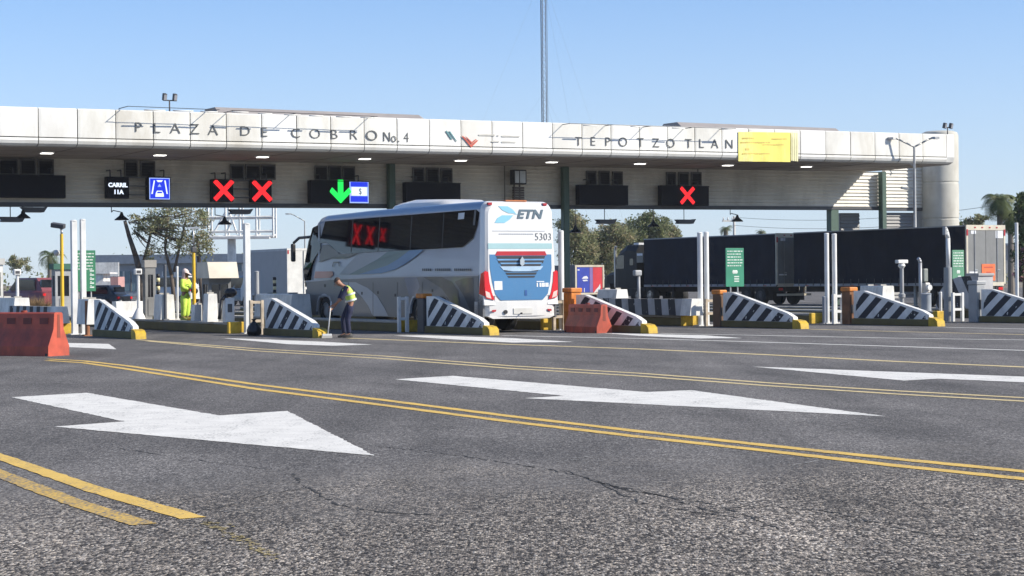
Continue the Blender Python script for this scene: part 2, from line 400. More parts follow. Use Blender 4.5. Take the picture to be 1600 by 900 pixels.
wedge0 = None
def make_wedge():
    t = thing('crash_wedge', '', 'wedge', group='striped crash wedges at the lane entrances')
    mb = MB(white)
    pr = [(.38, .2), (.42, .34), (.72, .46), (3.42, 1.06), (3.9, 1.06), (3.9, .2)]
    b2 = [(x, y) for x, y in pr]
    mb.prism(b2, 'x', -.08, .08); mb.build('body', t)
    sp = [(.56, .205), (.60, .345), (3.36, 1.00), (3.50, 1.0), (3.78, .62), (3.82, .205)]
    for sx in (-1, 1):
        m2 = MB(stripes); m2.prism(sp, 'x', sx * .08, sx * .084); m2.build('striped_panel', t)
    m3 = MB(olive); m3.bb(-.13, .13, .34, 3.96, 0, .197, bev=.02); m3.build('base', t)
    m4 = MB(yellow); m4.prism([(-.03, 0), (.0, .16), (.12, .24), (.375, .27), (.375, 0)], 'x', -.15, .15); m4.build('nose_block', t)
    return t
for k in range(1, 8):
    loc = UV(*ISL[k])
    if wedge0 is None: wedge0 = make_wedge(); wedge0.location = loc; wedge0.rotation_euler = (0, 0, TH); wedge0['label'] = wl[k]
    else: dup(wedge0, loc, TH, wl[k])
kl = {1: 'raised yellow kerbed island behind the leftmost striped wedge', 2: 'raised yellow kerbed island the green suited worker stands on',
      3: 'raised yellow kerbed island along the bus\'s shaded side', 4: 'raised yellow kerbed island ending right of the bus bumper',
      5: 'raised yellow kerbed island carrying the long striped block by the black truck', 6: 'raised yellow kerbed island behind the wedge below the green sign',
      7: 'raised yellow kerbed island with posts before the trailer wheels', 8: 'raised kerbed island below the trailer\'s rear doors'}
def make_kerb():
    t = thing('toll_island', '', 'traffic island', group='raised toll lane islands')
    mb = MB(olive); mb.bb(-.30, .30, .0, 38, 0, .26, bev=.03); mb.build('kerb', t)
    m2 = MB(concrete); m2.bb(-.29, .29, .03, 37.97, .262, .335, bev=.02); m2.build('slab', t)
    m3 = MB(yellow); m3.bb(-.31, .31, -.02, .12, 0, .345, bev=.02); m3.build('end_cap', t)
    return t
kx = {1: 118, 2: 386, 3: 652, 4: 874, 5: 1091, 6: 1290, 7: 1482, 8: 1620}
k0 = None
for k in range(1, 9):
    u = ISL[k][0]; loc = UV(u, vat(kx[k], u + .3))
    if k0 is None: k0 = make_kerb(); k0.location = loc; k0.rotation_euler = (0, 0, TH); k0['label'] = kl[k]
    else: dup(k0, loc, TH, kl[k])
# orange cabinets behind the wedges
def cabinet(name, label, loc, h, w, d, mat, cap=None, group=None):
    t = thing(name, label, 'cabinet', loc, TH, group)
    mb = MB(mat); mb.bb(-w / 2, w / 2, -d / 2, d / 2, 0, h, bev=.02); mb.build('body', t)
    m2 = MB(cap or mat); m2.bb(-w / 2 - .03, w / 2 + .03, -d / 2 - .03, d / 2 + .03, h + .002, h + .14, bev=.03); m2.build('lid', t)
    m3 = MB(dkgrey); m3.bb(-.09, .09, -d / 2 - .018, -d / 2 - .003, h * .35, h * .6); m3.build('lock_plate', t)
    return t
def back(k, dy, du=0): return UV(ISL[k][0] + du, ISL[k][1] + dy)
GR = 'orange cabinets behind the wedges'
cabinet('roadside_cabinet', 'low orange topped cabinet at the wedge beside the bus', back(3, 4.22), 1.0, .26, .4, dkgrey, orange, GR)
cabinet('roadside_cabinet', 'tall orange cabinet behind the fallen red barrier', back(4, 4.25), 1.12, .34, .45, orange, orange, GR)
cabinet('roadside_cabinet', 'brown cabinet with orange lid under the green sign', back(5, 4.22), 1.0, .22, .4, M('brown_paint', (.16, .09, .05), .7), orange, GR)
cabinet('roadside_cabinet', 'rusty orange cabinet behind the wedge in front of the trailer wheels', back(6, 4.22), 1.04, .28, .4, M('rusty_orange', (.24, .11, .05), .8, var=.5), orange, GR)
cabinet('roadside_cabinet', 'grey steel cabinet at the far right wedge', back(7, 4.2), 1.2, .35, .4, greyp)
# slim posts and frames
def pole(name, label, loc, h, r, mat, square=False, group=None, base=True, cap=None, lower=None):
    t = thing(name, label, 'post', loc, TH, group)
    mb = MB(mat)
    if square: mb.bb(-r, r, -r, r, .02, h, bev=.01)
    else: mb.cyl((0, 0, .02), (0, 0, h), r, r, 14)
    mb.build('shaft', t)
    m2 = MB(lower or mat); m2.bb(-r * 1.9, r * 1.9, -r * 1.9, r * 1.9, 0, .03); m2.build('base_plate', t)
    m3 = MB(cap or mat); m3.cyl((0, 0, h), (0, 0, h + .03), r * 1.15 if not square else r * 1.3, r * .8, 12); m3.build('cap', t)
    return t
GP = 'tall white posts at the lane entrances'
pole('tall_post', 'tall square white post with dark shaded face left of its twin', at(1, 116, .1), 3.42, .085, white2, True, GP)
pole('tall_post', 'tall white post between the dark faced post and the leftmost wedge', at(1, 130, .35), 3.45, .075, white2, True, GP)
pole('tall_post', 'tall white square post above the black rubbish bag', at(2, 386, .2), 3.25, .085, white2, True, GP)
pole('tall_post', 'tall white round post just right of the bus rear', at(4, 877, .3), 2.95, .085, white2, False, GP)
pole('tall_post', 'left one of two tall white posts before the first black trailer', at(5, 1094, .2), 2.93, .085, white2, False, GP)
pole('tall_post', 'right one of two white posts before the first black trailer, beside the wooden frame', at(5, 1104, .5), 2.95, .08, white2, False, GP)
pole('tall_post', 'left one of two tall white posts before the rear black trailer', at(6, 1292, .2), 2.9, .075, white2, False, GP)
pole('tall_post', 'right one of two white posts before the rear black trailer, near the grey bollard', at(6, 1304, .45), 2.88, .08, white2, False, GP)
pole('tall_post', 'tall thin white post at the right rear corner of the trailer', at(8, 1589), 3.3, .06, white2, False, GP)
def hframe(label, loc, h=.98, mat=None, w=.17, group='small post frames on the islands'):
    t = thing('post_frame', label, 'frame', loc, TH, group)
    for sx in (-w, w):
        mb = MB(mat); mb.bb(sx - .045, sx + .045, -.05, .05, 0, h, bev=.008); mb.build('upright', t)
    for z in (.36, h - .1):
        mb = MB(mat); mb.bb(-w + .046, w - .046, -.035, .035, z, z + .08); mb.build('crossbar', t)
    return t
wood = M('weathered_wood', (.48, .40, .30), .85, var=.35, vs=6)
hframe('pale post frame left of the wedge with the sweeping worker', back(2, 4.5, -.1), 1.0, wood)
hframe('white post frame with small brackets beside the bus rear wheel', back(3, 4.9, -.35), 1.05, white2, .13)
hframe('brown wooden post frame left of the tall orange cabinet', back(4, 5.2, .1), .9, wood)
hframe('pale wooden post frame right of the twin posts under the green sign', back(5, 4.9, .15), .86, wood)
hframe('white post frame next to the rusty orange cabinet', back(6, 4.9, .1), .95, white2)
hframe('white looped post frame standing before the grey steel cabinet', back(7, 5.2, .1), .95, white2, .2)
pole('low_bollard', 'short brown post between the twin posts and the leftmost wedge', back(1, 4.5, -.1), 1.0, .07, M('rust_brown', (.30, .13, .06), .8, var=.4), False)
pole('low_bollard', 'short grey bollard right of the twin posts at the rear trailer', back(6, 5.6, .1), .85, .06, M('grey_bollard', (.25, .28, .33), .5), False)
pole('low_bollard', 'thick grey cylinder bollard under the pale green sign', back(7, 6.6, 0), .9, .17, M('grey_drum', (.30, .33, .37), .5), False)
pole('low_bollard', 'short white post beside the pale green sign bollard', back(7, 5.9, .0), .95, .05, white2, False)
# long striped blocks on islands
dstr = stripe_mat('block_stripes', (.42, .42, .42), (.03, .03, .035), 1, -.35, .78, 0, .5)
def block(label, k, x0, x1, z, h, w=.5, mat=None, endm=white, grp='long striped kerb blocks', du=-.2):
    u = ISL[k][0] + du; v0, v1 = vat(x0, u), vat(x1, u)
    t = thing('striped_block', label, 'concrete block', UV(u, v0, z), TH, grp)
    n = v1 - v0
    mb = MB(mat or dstr); mb.prism([(-w / 2, 0), (w / 2, 0), (w / 2 - .08, h), (-w / 2 + .08, h)], 'y', .55, n); mb.build('body', t)
    m2 = MB(endm); m2.prism([(-w / 2 - .004, 0), (w / 2 + .004, 0), (w / 2 - .076, h + .01), (-w / 2 + .076, h + .01)], 'y', 0, .548); m2.build('end', t)
    return t
block('long dark striped block with white end in front of the black truck cab', 5, 1088, 955, .335, .52)
block('long dark striped block behind the foreground orange barrier', 1, 96, 22, .335, .5)
def jersey(label, loc, n, h, w, rz=TH, mat=white, grp='white concrete blocks on the islands'):
    t = thing('concrete_block', label, 'concrete block', loc, rz, grp)
    pr = [(-w / 2, 0), (w / 2, 0), (w * .48, .2 * h), (w * .40, .97 * h), (w * .36, h), (-w * .36, h), (-w * .40, .97 * h), (-w * .48, .2 * h)]
    mb = MB(mat); mb.prism(pr, 'y', 0, n); mb.build('body', t)
    for q in (.2, .76): m2 = MB(concrete); m2.bb(-w * .2, w * .2, n * q, n * (q + .04), h + .002, h + .05); m2.build('lifting_loop', t)
    return t
pole('thin_post', 'dark thin post between the banded post and the green suited worker', at(2, 258, -.2, .335), 1.75, .05, M('post_dark', (.10, .11, .13), .6), False, None)
pole('thin_post', 'thin pale post just left of the green suited worker', at(2, 277, .25, .335), 1.7, .04, white2, False, None)
pole('thin_post', 'grey round post with thin upper mast right of the white post over the rubbish bag', at(3, 401, -.1, .335), 1.55, .085, greyp, False, None)
jersey('white concrete block above the leftmost wedge', at(1, 148, .1, .335), 1.0, .74, .5)
jersey('broad white concrete block between the leftmost wedge and the slim white post', at(2, 178, .1, .335), 1.0, .56, .6, TH + PI / 2 + PI)
jersey('white rounded block left of the green suited worker', at(2, 262, -.1, .335), .7, .82, .5)
jersey('small white block right of the green suited worker', at(2, 312, .1, .335), .3, .5, .4)
jersey('white block leaning shape left of the beige topped booth', at(2, 332, -.3, .335), .4, .85, .35)
jersey('white concrete block behind the wedge with the sweeping worker', at(3, 470, .1, .335), 3.2, .78, .8)
jersey('white block seen above the fallen red barrier', at(5, 972, .2, .86), 1.2, .3, .5)
jersey('white curved block in front of the rear trailer chassis', at(7, 1388, 0, .335), 1.2, .85, .6)
jersey('white block at far left behind the foreground barrier', at(1, 34, .2, .335), 2.4, .75, .6)
pl = thing('striped_block', 'tall curved striped block below the trailer rear doors', 'concrete block', at(8, 1540, -.3, .335), TH)
bigst = stripe_mat('big_block_stripes', (.45, .45, .46), (.03, .03, .035), 1, -.6, .95, .3, .5)
arc = [(0, 0), (0, 1.15), (.7, 1.15)] + [(.7 + 1.5 * math.sin(a * PI / 16), 1.15 * math.cos(a * PI / 16)) for a in range(1, 9)]
mb = MB(bigst); mb.prism([(y, z) for y, z in arc], 'x', -.35, .35); mb.build('body', pl)
mb = MB(M('grey_capstone', (.35, .35, .35), .8)); mb.bb(-.38, .38, -.05, .6, 1.152, 1.25, bev=.02); mb.build('cap', pl)
# water barriers
def water_barrier(label, loc, rz, n, h, w, mat, roll=0):
    t = thing('water_barrier', label, 'barrier', loc, rz, 'orange plastic water barriers')
    pr = [(-w / 2, 0), (w / 2, 0), (w / 2, .22 * h), (w * .24, .62 * h), (w * .2, .97 * h), (w * .15, h), (-w * .15, h), (-w * .2, .97 * h), (-w * .24, .62 * h), (-w / 2, .22 * h)]
    mb = MB(mat); mb.loft([[Vector((0 + i * n, a, b)) for a, b in pr] for i in (0, 1)], smooth=False)
    mb.build('shell', t)
    pz = h * .80
    for i in range(4):
        m2 = MB(M('barrier_pocket', (.20, .05, .04), .7)); x = n * (.14 + .24 * i)
        R = Matrix.Rotation(math.atan2(.04 * w, .35 * h), 3, 'X')
        for s in (-1, 1): m2.box(x, s * w * .224, pz, n * .12, .016, h * .14)
        m2.build('forklift_slot', t)
    for i in (.03, .97):
        m3 = MB(black); m3.bb(n * i - .03, n * i + .03, -w * .505, w * .505, -.002, .06); m3.build('foot', t)
    m4 = MB(M('barrier_groove', (.22, .05, .03), .7)); m4.prism([(-.05, h * .42), (.05, h * .42), (.03, h * .95), (-.03, h * .95)], 'x', n + .001, n + .005); m4.build('end_groove', t)
    m5 = MB(M('barrier_fill_cap', (.25, .05, .03), .5)); m5.cyl((n * .5, 0, h), (n * .5, 0, h + .04), .07, .07, 12); m5.build('fill_cap', t)
    return t
obar = M('barrier_orange', (.50, .085, .045), .55, var=.3, vs=3, dirt=(.13, .05, .04), dscale=2.5, damt=.8)
e = G(92, 556)
rzb = math.radians(-31)
water_barrier('red orange plastic water barrier in the left foreground with sunlit end', e - Vector((math.cos(rzb), math.sin(rzb), 0)) * 2.0, rzb, 2.0, .92, .62, obar)
e = UV(ISL[4][0] - .72, ISL[4][1] + 1.35)
rzb = TH - PI / 2
water_barrier('red orange plastic barrier pushed against the striped wedge right of the bus', e - Vector((math.cos(rzb), math.sin(rzb), 0)) * 1.75, rzb, 1.75, .8, .5, obar)
# ------------------------------------------------------------------ toll canopy (local frame: x = u, y = v, z)
VW, VF = 81.3, 74.3                      # cladding wall and fascia planes
def rise(u): return .0062 * (u - 21)
ORG = UV(0, 0)
can = thing('toll_canopy', 'long white toll plaza canopy with dark letters across its fascia', 'toll plaza', ORG, TH)
U0, U1 = 6.0, 67.6
def shear(o):                            # the whole structure climbs gently with the road towards the right
    for v in o.data.vertices: v.co.z += rise(v.co.x)
    return o
pan = [M('fascia_panel', (.72, .715, .675), .5, var=.10, vs=.5, dirt=(.40, .37, .30), dscale=.6, damt=.55),
       M('fascia_panel_pale', (.76, .755, .725), .5, var=.10, vs=.5, dirt=(.42, .39, .32), dscale=.7, damt=.4),
       M('fascia_panel_cream', (.71, .70, .655), .55, var=.12, vs=.6, dirt=(.38, .34, .26), dscale=.5, damt=.6)]
gap = M('panel_gap', (.09, .09, .085), .8)
joints = []
x = 19.35 - 1.56 * 8
while x < U1 + .2: joints.append(x); x += 1.556
joints[-1] = U1
zb, zt, zs = 6.93, 8.44, 7.27
mb = MB(pan[0])
for i, (a, b) in enumerate(zip(joints[:-1], joints[1:])):
    a2, b2 = a + .02, b - .02; mb.mt(random.choice(pan))
    off = random.uniform(-.010, .010)
    # upper panel, slightly pillowed
    secs = []
    for t, d in ((0, 0), (.06, .010), (.5, .018), (.94, .010), (1, 0)):
        xx = a2 + (b2 - a2) * t
        secs.append([Vector((xx, VF - d - off, zs + .02)), Vector((xx, VF - d - off, zt - .05)), Vector((xx, VF + .06, zt)), Vector((xx, VF + .12, zt)), Vector((xx, VF + .12, zs + .02))])
    mb.loft(secs, smooth=False)
    # curved lower band
    secs = []
    for xx in (a2, b2):
        pr = [(VF - .02, zs - .02), (VF - .03, zs - .12), (VF + .02, zs - .24), (VF + .14, zs - .32), (VF + .3, zb + .004), (VF + .3, zb + .06), (VF + .2, zs - .02)]
        secs.append([Vector((xx, p, q)) for p, q in pr])
    mb.loft(secs, smooth=False)
shear(mb.build('fascia', can))
mb = MB(gap); mb.bb(joints[0], U1 - .03, VF + .13, VF + .35, zb + .03, zt - .02)
for j in joints[1:-1]: mb.bb(j - .03, j + .03, VF + .04, VF + .128, zb + .06, zt - .04)
mb.bb(joints[0], U1 - .03, VF + .06, VF + .127, zs - .03, zs + .03)
shear(mb.build('fascia_frame', can))
# right return of the fascia
mb = MB(pan[1])
pr = [(VF + .0, zs), (VF, zt - .05), (VF + .06, zt), (VF + 9, zt), (VF + 9, zb + .004), (VF + .3, zb + .004), (VF + .1, zs - .25)]
mb.prism(pr, 'x', U1 + .004, U1 + .5)
mb.mt(gap); mb.bb(U1 + .5, U1 + .504, VF + .2, VF + 8.8, zs - .02, zs + .02)
shear(mb.build('fascia_return', can))
soffm = M('soffit_grey', (.31, .27, .235), .8, var=.2, vs=.4, dirt=(.12, .10, .09), dscale=.5)
mb = MB(soffm)
mb.bb(joints[0], U1 + .45, VF + .3, VF + 9.0, zb - .03, zb)
shear(mb.build('soffit', can))
mb = MB(M('soffit_seam', (.12, .11, .10), .8))
for j in joints[::2]: mb.bb(j - .02, j + .02, VF + .35, VW - .05, zb - .04, zb - .031)
for v in (VF + 2.4, VF + 4.7): mb.bb(joints[0], U1, v - .02, v + .02, zb - .045, zb - .041)
shear(mb.build('soffit_seams', can))
mb = MB(M('flat_roof', (.30, .29, .28), .9)); mb.bb(joints[0], U1 - .05, VF + .4, VF + 9.0, zb + .06, zb + .9)
shear(mb.build('roof', can))
# ribbed cladding wall hung below the roof
clad = M('cladding_beige', (.64, .615, .55), .6, var=.16, vs=.6, dirt=(.25, .22, .18), dscale=.5, damt=.5)
UW1 = 69.15
zw0, zw1 = 5.02, zb - .032
mb = MB(clad)
def siding(mb, x0, x1, y, z0, z1, pitch=.19, d=.07):
    n = max(1, round((z1 - z0) / pitch)); p = (z1 - z0) / n
    for i in range(n):
        a, b = z0 + i * p, z0 + (i + 1) * p
        mb.face([(x0, y - d, a), (x1, y - d, a), (x1, y, b - .03), (x0, y, b - .03)])
        mb.face([(x0, y, b - .03), (x1, y, b - .03), (x1, y - d, b), (x0, y - d, b)])
siding(mb, U0, UW1, VW, zw0, zw1)
mb.bb(U0, UW1, VW + .01, VW + .25, zw0, zw1)
shear(mb.build('cladding_wall', can))
for u in (45.6, 57.0): mb = MB(M('cladding_joint', (.2, .19, .16), .7)); mb.bb(u - .03, u + .03, VW - .09, VW - .072, zw0, zw1); shear(mb.build('cladding_joint', can))
mb = MB(dkgrey); mb.bb(U0, UW1 + .1, VW - .12, VW + .3, 4.83, zw0 - .003); mb.bb(U0, UW1, VW - .15, VW - .122, 4.86, 4.90)
shear(mb.build('beam', can))
# sunlit end bay
mb = MB(clad); siding(mb, UW1 + .35, 72.15, VW + .02, 4.98, zb + .3); mb.bb(UW1 + .35, 72.15, VW + .03, VW + .25, 4.98, zb + .3)
shear(mb.build('cladding_wall', can))
mb = MB(M('shade_shutter', (.22, .22, .22), .6, var=.1)); siding(mb, 69.5, 71.9, VW + .3, 0, 4.7); mb.bb(69.5, 71.9, VW + .31, VW + .5, 0, 4.7)
siding(mb, 67.1, 68.4, VW + .9, 0, 4.7); mb.bb(67.1, 68.4, VW + .91, VW + 1.1, 0, 4.7)
shear(mb.build('shutter', can))
mb = MB(dkgrey); mb.bb(UW1 + .35, 72.2, VW + .0, VW + .3, 4.80, 4.977); shear(mb.build('beam', can))
mb = MB(concrete); mb.bb(72.2, 72.75, VW - .2, VW + .6, 0, zb + .4); shear(mb.build('end_pier', can))
colg = M('column_green', (.055, .10, .075), .5, var=.2)
for u in (39.35, 48.85, 69.0):
    m2 = MB(colg)
    sec = [(-.17, -.13), (-.13, -.17), (.13, -.17), (.17, -.13), (.17, .13), (.13, .17), (-.13, .17), (-.17, .13)]
    m2.loft([[Vector((u + a, VW - .35 + b, z)) for a, b in sec] for z in (0, zb - .034 + rise(u))], smooth=False)
    c = m2.build('column', can)
    m3 = MB(colg); m3.bb(u - .3, u + .3, VW - .65, VW - .05, 0, .05); m3.build('base_plate', c)
m2 = MB(colg); m2.bb(65.5, 66.0, VW - .3, VW + .1, 0, 4.83 + rise(66)); m2.build('column', can)
# louvre windows in the wall, above the signs
louv = M('louvre_slat', (.035, .035, .04), .35); lframe = M('louvre_frame', (.12, .115, .11), .5)
LV = [(-3, 27, 248, 274), (30, 55, 248, 274), (58, 83, 249, 274), (193, 214, 251, 278), (218, 241, 252, 278), (358, 380, 257, 281), (382, 405, 257, 281), (407, 429, 257, 281),
      (490, 510, 259, 283), (512, 532, 259, 283), (534, 553, 260, 283), (643, 661, 262, 286), (664, 684, 262, 286), (687, 705, 263, 286),
      (914, 930, 267, 290), (934, 951, 267, 290), (955, 971, 268, 290), (1039, 1054, 269, 291), (1058, 1074, 269, 291), (1078, 1094, 269, 291)]
for x0, x1, y0, y1 in LV:
    a, b, z0, z1 = rectV(x0, y0, x1, y1, VW)
    m2 = MB(lframe); w = VW - .10
    m2.bb(a, b, w, VW - .072, z0, z1); m2.bb(a, b, w - .05, w - .002, z1 - .05, z1); m2.bb(a, b, w - .05, w - .002, z0, z0 + .05)
    m2.bb(a, a + .05, w - .05, w - .002, z0 + .052, z1 - .052); m2.bb(b - .05, b, w - .05, w - .002, z0 + .052, z1 - .052)
    o = m2.build('louvre_window', can)
    m3 = MB(louv)
    for q in range(5):
        zz = z0 + .08 + (z1 - z0 - .16) * (q + .5) / 5
        m3.box((a + b) / 2, w - .02, zz, b - a - .11, .012, (z1 - z0) / 5 * .95, Matrix.Rotation(-.5, 3, 'X'))
    m3.build('slats', o)
# recessed soffit lights (lit)
lamp = EM('soffit_lamp_lit', (1, .97, .9), 2.2, (.8, .8, .8))
for (x, y) in ((73, 234), (250, 239), (410, 244), (570, 247.5), (720, 251), (862, 254), (1000, 257), (1137, 258), (1260, 259.5)):
    u, v, z = toUV(G(x, y, zb - .03 + rise(20 + x * .032)))
    u = PV(x, y, VF + 2.6)[0]; v = VF + 2.6
    m2 = MB(white2); m2.bb(u - .27, u + .27, v - .22, v + .22, zb - .10, zb - .046)
    o = shear(m2.build('ceiling_light', can)); m3 = MB(lamp); m3.bb(u - .22, u + .22, v - .17, v + .17, zb - .128, zb - .103); shear(m3.build('diffuser', o))
# raised roof lights behind the fascia
roofm = M('raised_roof', (.30, .275, .265), .6, var=.12)
for (xa, xb, ya, yb) in ((362, 716, 169, 181), (1094, 1368, 195, 200)):
    v0 = VF + 3.2
    a = PV(xa, 190, v0)[0]; b = PV(xb, 195, v0)[0]; zt2 = (PV(xa, ya, v0 + 2)[2] + PV(xb, yb, v0 + 2)[2]) / 2
    m2 = MB(roofm); hip = 1.0; z0 = zb + .9
    m2.loft([[Vector((x, v, z)) for v, z in ((v0, z0), (v0 + 2.0, zz), (v0 + 3.2, zz), (v0 + 5.2, z0))] for x, zz in ((a, zt2 - rise(a)), (b - hip, zt2 - rise(b)), (b + .05, zt - .0))], smooth=False)
    m2.mt(white2); m2.bb(a, b - hip, v0 - .1, v0 - .01, zt + .03, zt + .10)
    shear(m2.build('raised_roof', can))
# lettering
ink = M('letter_grey', (.10, .105, .105), .6, var=.3, vs=4)
LV2 = VF - .036
def letter(ch, x, y0, y1, mat=ink, w=None, par=can, nm='letter', depth=.006, font_w=1.0):
    a = PV(x, y1, LV2); t = PV(x, y0, LV2); h = t[2] - a[2]
    return text_part(nm, ch, h / .729 if False else h * 1.37, mat, par, (a[0], LV2, a[2]), (PI / 2, 0, 0), depth, w or 1.0, 'CENTER', 0, -.006)
for ch, x, y0, y1 in (('P', 216, 190, 206), ('L', 245, 191, 207.5), ('A', 274, 191.5, 208.5), ('Z', 304, 192.5, 209.5), ('A', 333, 194, 211), ('D', 383, 196, 212), ('E', 413, 197.5, 213.5),
                      ('C', 462, 199.5, 215), ('O', 492, 200.5, 216.5), ('B', 522, 201.5, 217), ('R', 552, 202, 218), ('O', 581, 202.5, 219.5)):
    letter(ch, x, y0, y1, w=1.15)
for ch, x, y0, y1 in (('N', 604.5, 205, 221), ('o', 615.5, 206, 222), ('.', 623, 206, 222), ('4', 635, 206, 222)): letter(ch, x, y0, y1, w=.85)
for ch, x, y0, y1 in (('T', 904, 213, 227.5), ('E', 926.5, 213, 227.5), ('P', 949.5, 213.5, 228), ('O', 973.5, 213.5, 229), ('T', 1001, 214.5, 229.5), ('Z', 1025, 215, 230),
                      ('O', 1048, 215.5, 230.5), ('T', 1076, 216, 231), ('L', 1096, 216, 231), ('A', 1117, 216.5, 231.5), ('N', 1139.5, 217, 232)): letter(ch, x, y0, y1, w=1.05)
def fpoly(pts, mat, par=can, nm='emblem', v=LV2, d=.02):
    m2 = MB(mat); q = [PV(x, y, v) for x, y in pts]
    m2.prism([(p[0], p[2]) for p in q], 'y', v - d, v); return m2.build(nm, par)
tealm = M('emblem_teal', (.10, .26, .28), .6); redm = M('emblem_red', (.55, .10, .06), .6)
for q in ([(696, 205), (698, 204), (707, 218), (704, 217)], [(701, 205), (703.5, 205.5), (714, 221), (712, 220)]): fpoly(q, tealm)
for q in ([(721, 212), (724, 213), (736, 226), (745, 219), (747, 219.5), (736, 230.5)], [(727, 213), (730, 215), (737, 222), (743, 217.5), (744.5, 218), (736.5, 225)]): fpoly(q, redm)
faint = M('faded_lettering', (.52, .51, .47), .7)
for (x0, x1, y) in ((748, 773, 211), (777, 779, 212), (784, 812, 213), (768, 780, 221), (784, 806, 222)):
    fpoly([(x0, y - 1.2), (x1, y - .9), (x1, y + 1.2), (x0, y + .9)], faint, nm='lettering', d=.008)
# yellow banner
bn = thing('banner', 'faded bright yellow cloth banner tied to the fascia after the last letter', 'banner', ORG, TH)
def fband(x0, x1, ya, yb, mat, par, nm, v, d):
    m2 = MB(mat); n = 12; top = []; bot = []
    for i in range(n + 1):
        x = x0 + (x1 - x0) * i / n; w = .006 * math.sin(i * 1.7)
        a = PV(x, ya + (1.2) * i / n, v); b = PV(x, yb + (1.2) * i / n, v)
        top.append(Vector((a[0], v + w, a[2]))); bot.append(Vector((b[0], v + w * 1.6, b[2])))
    off = Vector((0, -d, 0))
    m2.loft([[top[i], bot[i], bot[i] + off, top[i] + off] for i in range(n + 1)], smooth=False)
    return m2.build(nm, par)
fband(1153.5, 1235, 206, 252, M('banner_yellow', (.80, .72, .16), .7, var=.25, vs=1.2, dirt=(.82, .78, .45), dscale=.8, damt=.9), bn, 'cloth', LV2 - .008, .01)
fband(1236, 1247, 207, 251, M('banner_pale', (.75, .71, .42), .7, var=.2), bn, 'faded_edge', LV2 - .008, .01)
bt = M('banner_print', (.70, .52, .14), .7)
for (x0, x1, y, hh) in ((1160, 1180, 216, 1.1), (1157, 1203, 222.5, 1.0), (1206, 1229, 217, .9), (1192, 1224, 226, .8), (1165, 1171, 233, 1.4), (1160, 1204, 240, .8)):
    m2 = MB(bt); x = x0
    while x < x1 - 1:
        w_ = random.uniform(1.0, 2.6) if x1 - x0 > 8 else x1 - x; q = [PV(a, b, LV2 - .028) for a, b in ((x, y - hh), (x + w_, y - hh), (x + w_, y + hh), (x, y + hh))]
        m2.prism([(p[0], p[2]) for p in q], 'y', LV2 - .031, LV2 - .028); x += w_ + random.uniform(.4, 1.1)
    m2.build('lettering', bn)
# lamp rails standing off above the letters
rail = M('rail_dark', (.05, .05, .055), .5)
def lamp_rail(label, xs, top, arms, tubes, d=.62):
    t = thing('lamp_rail', label, 'light rail', ORG, TH, 'lamp rails above the fascia letters')
    pts = []
    for x, y in top: u, v, z = PV(x, y, VF - d); pts.append(Vector((u, v, z)))
    m2 = MB(rail); m2.tube(pts, .013, 6); m2.build('rail', t)
    for x, y in arms:
        u, v, z = PV(x, y, VF - d); m2 = MB(rail)
        zt3 = zt + rise(u)
        m2.tube([(u, VF + .7, zt3 - .15), (u, VF + .5, z), (u, VF - d - .03, z)], .017, 6); m2.build('arm', t)
    for x0, x1, y in tubes:
        a = PV(x0, y, VF - d); b = PV(x1, y + (x1 - x0) * .03, VF - d)
        m2 = MB(white2); p, q = Vector((a[0], VF - d - .01, a[2] - .0)), Vector((b[0], VF - d - .01, b[2] - .0)); m2.cyl(p - Vector((0, 0, .02)), q - Vector((0, 0, .02)), .024, .024, 8)
        m2.build('tube_lamp', t)
lamp_rail('dark lamp rail with white tubes above the first letters of the left word', 0, [(200, 166), (343, 171.5)], [(200, 166), (332, 171)], [(225, 258, 171), (270, 302, 172), (313, 340, 173.5)])
lamp_rail('dark lamp rail with white tubes before the left raised roof', 0, [(362, 172.5), (590, 182)], [(365, 172.6), (462, 177), (585, 182)], [(362, 388, 174), (403, 425, 176.5), (444, 470, 178.5), (483, 505, 180), (525, 550, 181.5), (563, 590, 182.5)])
lamp_rail('dark lamp rail in four hoops above the right word', 0, [(890, 193), (1150, 201)], [(890, 193), (956, 195), (1016, 197), (1080, 199.5), (1136, 200.8)], [(911, 932, 195), (985, 1003, 197), (1050, 1070, 199.5), (1128, 1148, 201)])
def uvc(p): return (p[0], p[1], p[2])
# twin loudspeakers / floods on roof
def roof_mast(label, x, ytop, ybase, xs, v):
    b = PV(x, ybase, v); tp = PV(x, ytop, v)
    t = thing('roof_floodlight', label, 'floodlight', UV(b[0], v, b[2]), TH, 'twin floodlights on the canopy roof')
    h = tp[2] - b[2]
    m2 = MB(dkgrey); m2.cyl((0, 0, -.35), (0, 0, h * .62), .035, .03, 8); m2.cyl((-.24, 0, h * .6), (.24, 0, h * .6), .025, .025, 6); m2.build('mast', t)
    for s in (-.22, .22):
        m3 = MB(dkgrey); m3.box(s, -.03, h * .8, .16, .2, .3, Matrix.Rotation(.3, 3, 'X'), bev=.03); o = m3.build('lamp_head', t)
        m4 = MB(M('lamp_lens', (.4, .4, .42), .2)); m4.box(s, -.133, h * .8 - .03, .12, .01, .22, Matrix.Rotation(.3, 3, 'X')); m4.build('lens', o)
roof_mast('twin dark floodlights on a mast above the left lamp rail', 265, 147, 172, 0, VF + 1.2)
roof_mast('twin dark floodlights on the round concrete tower', 1480.5, 194, 207, 0, VF + 5)
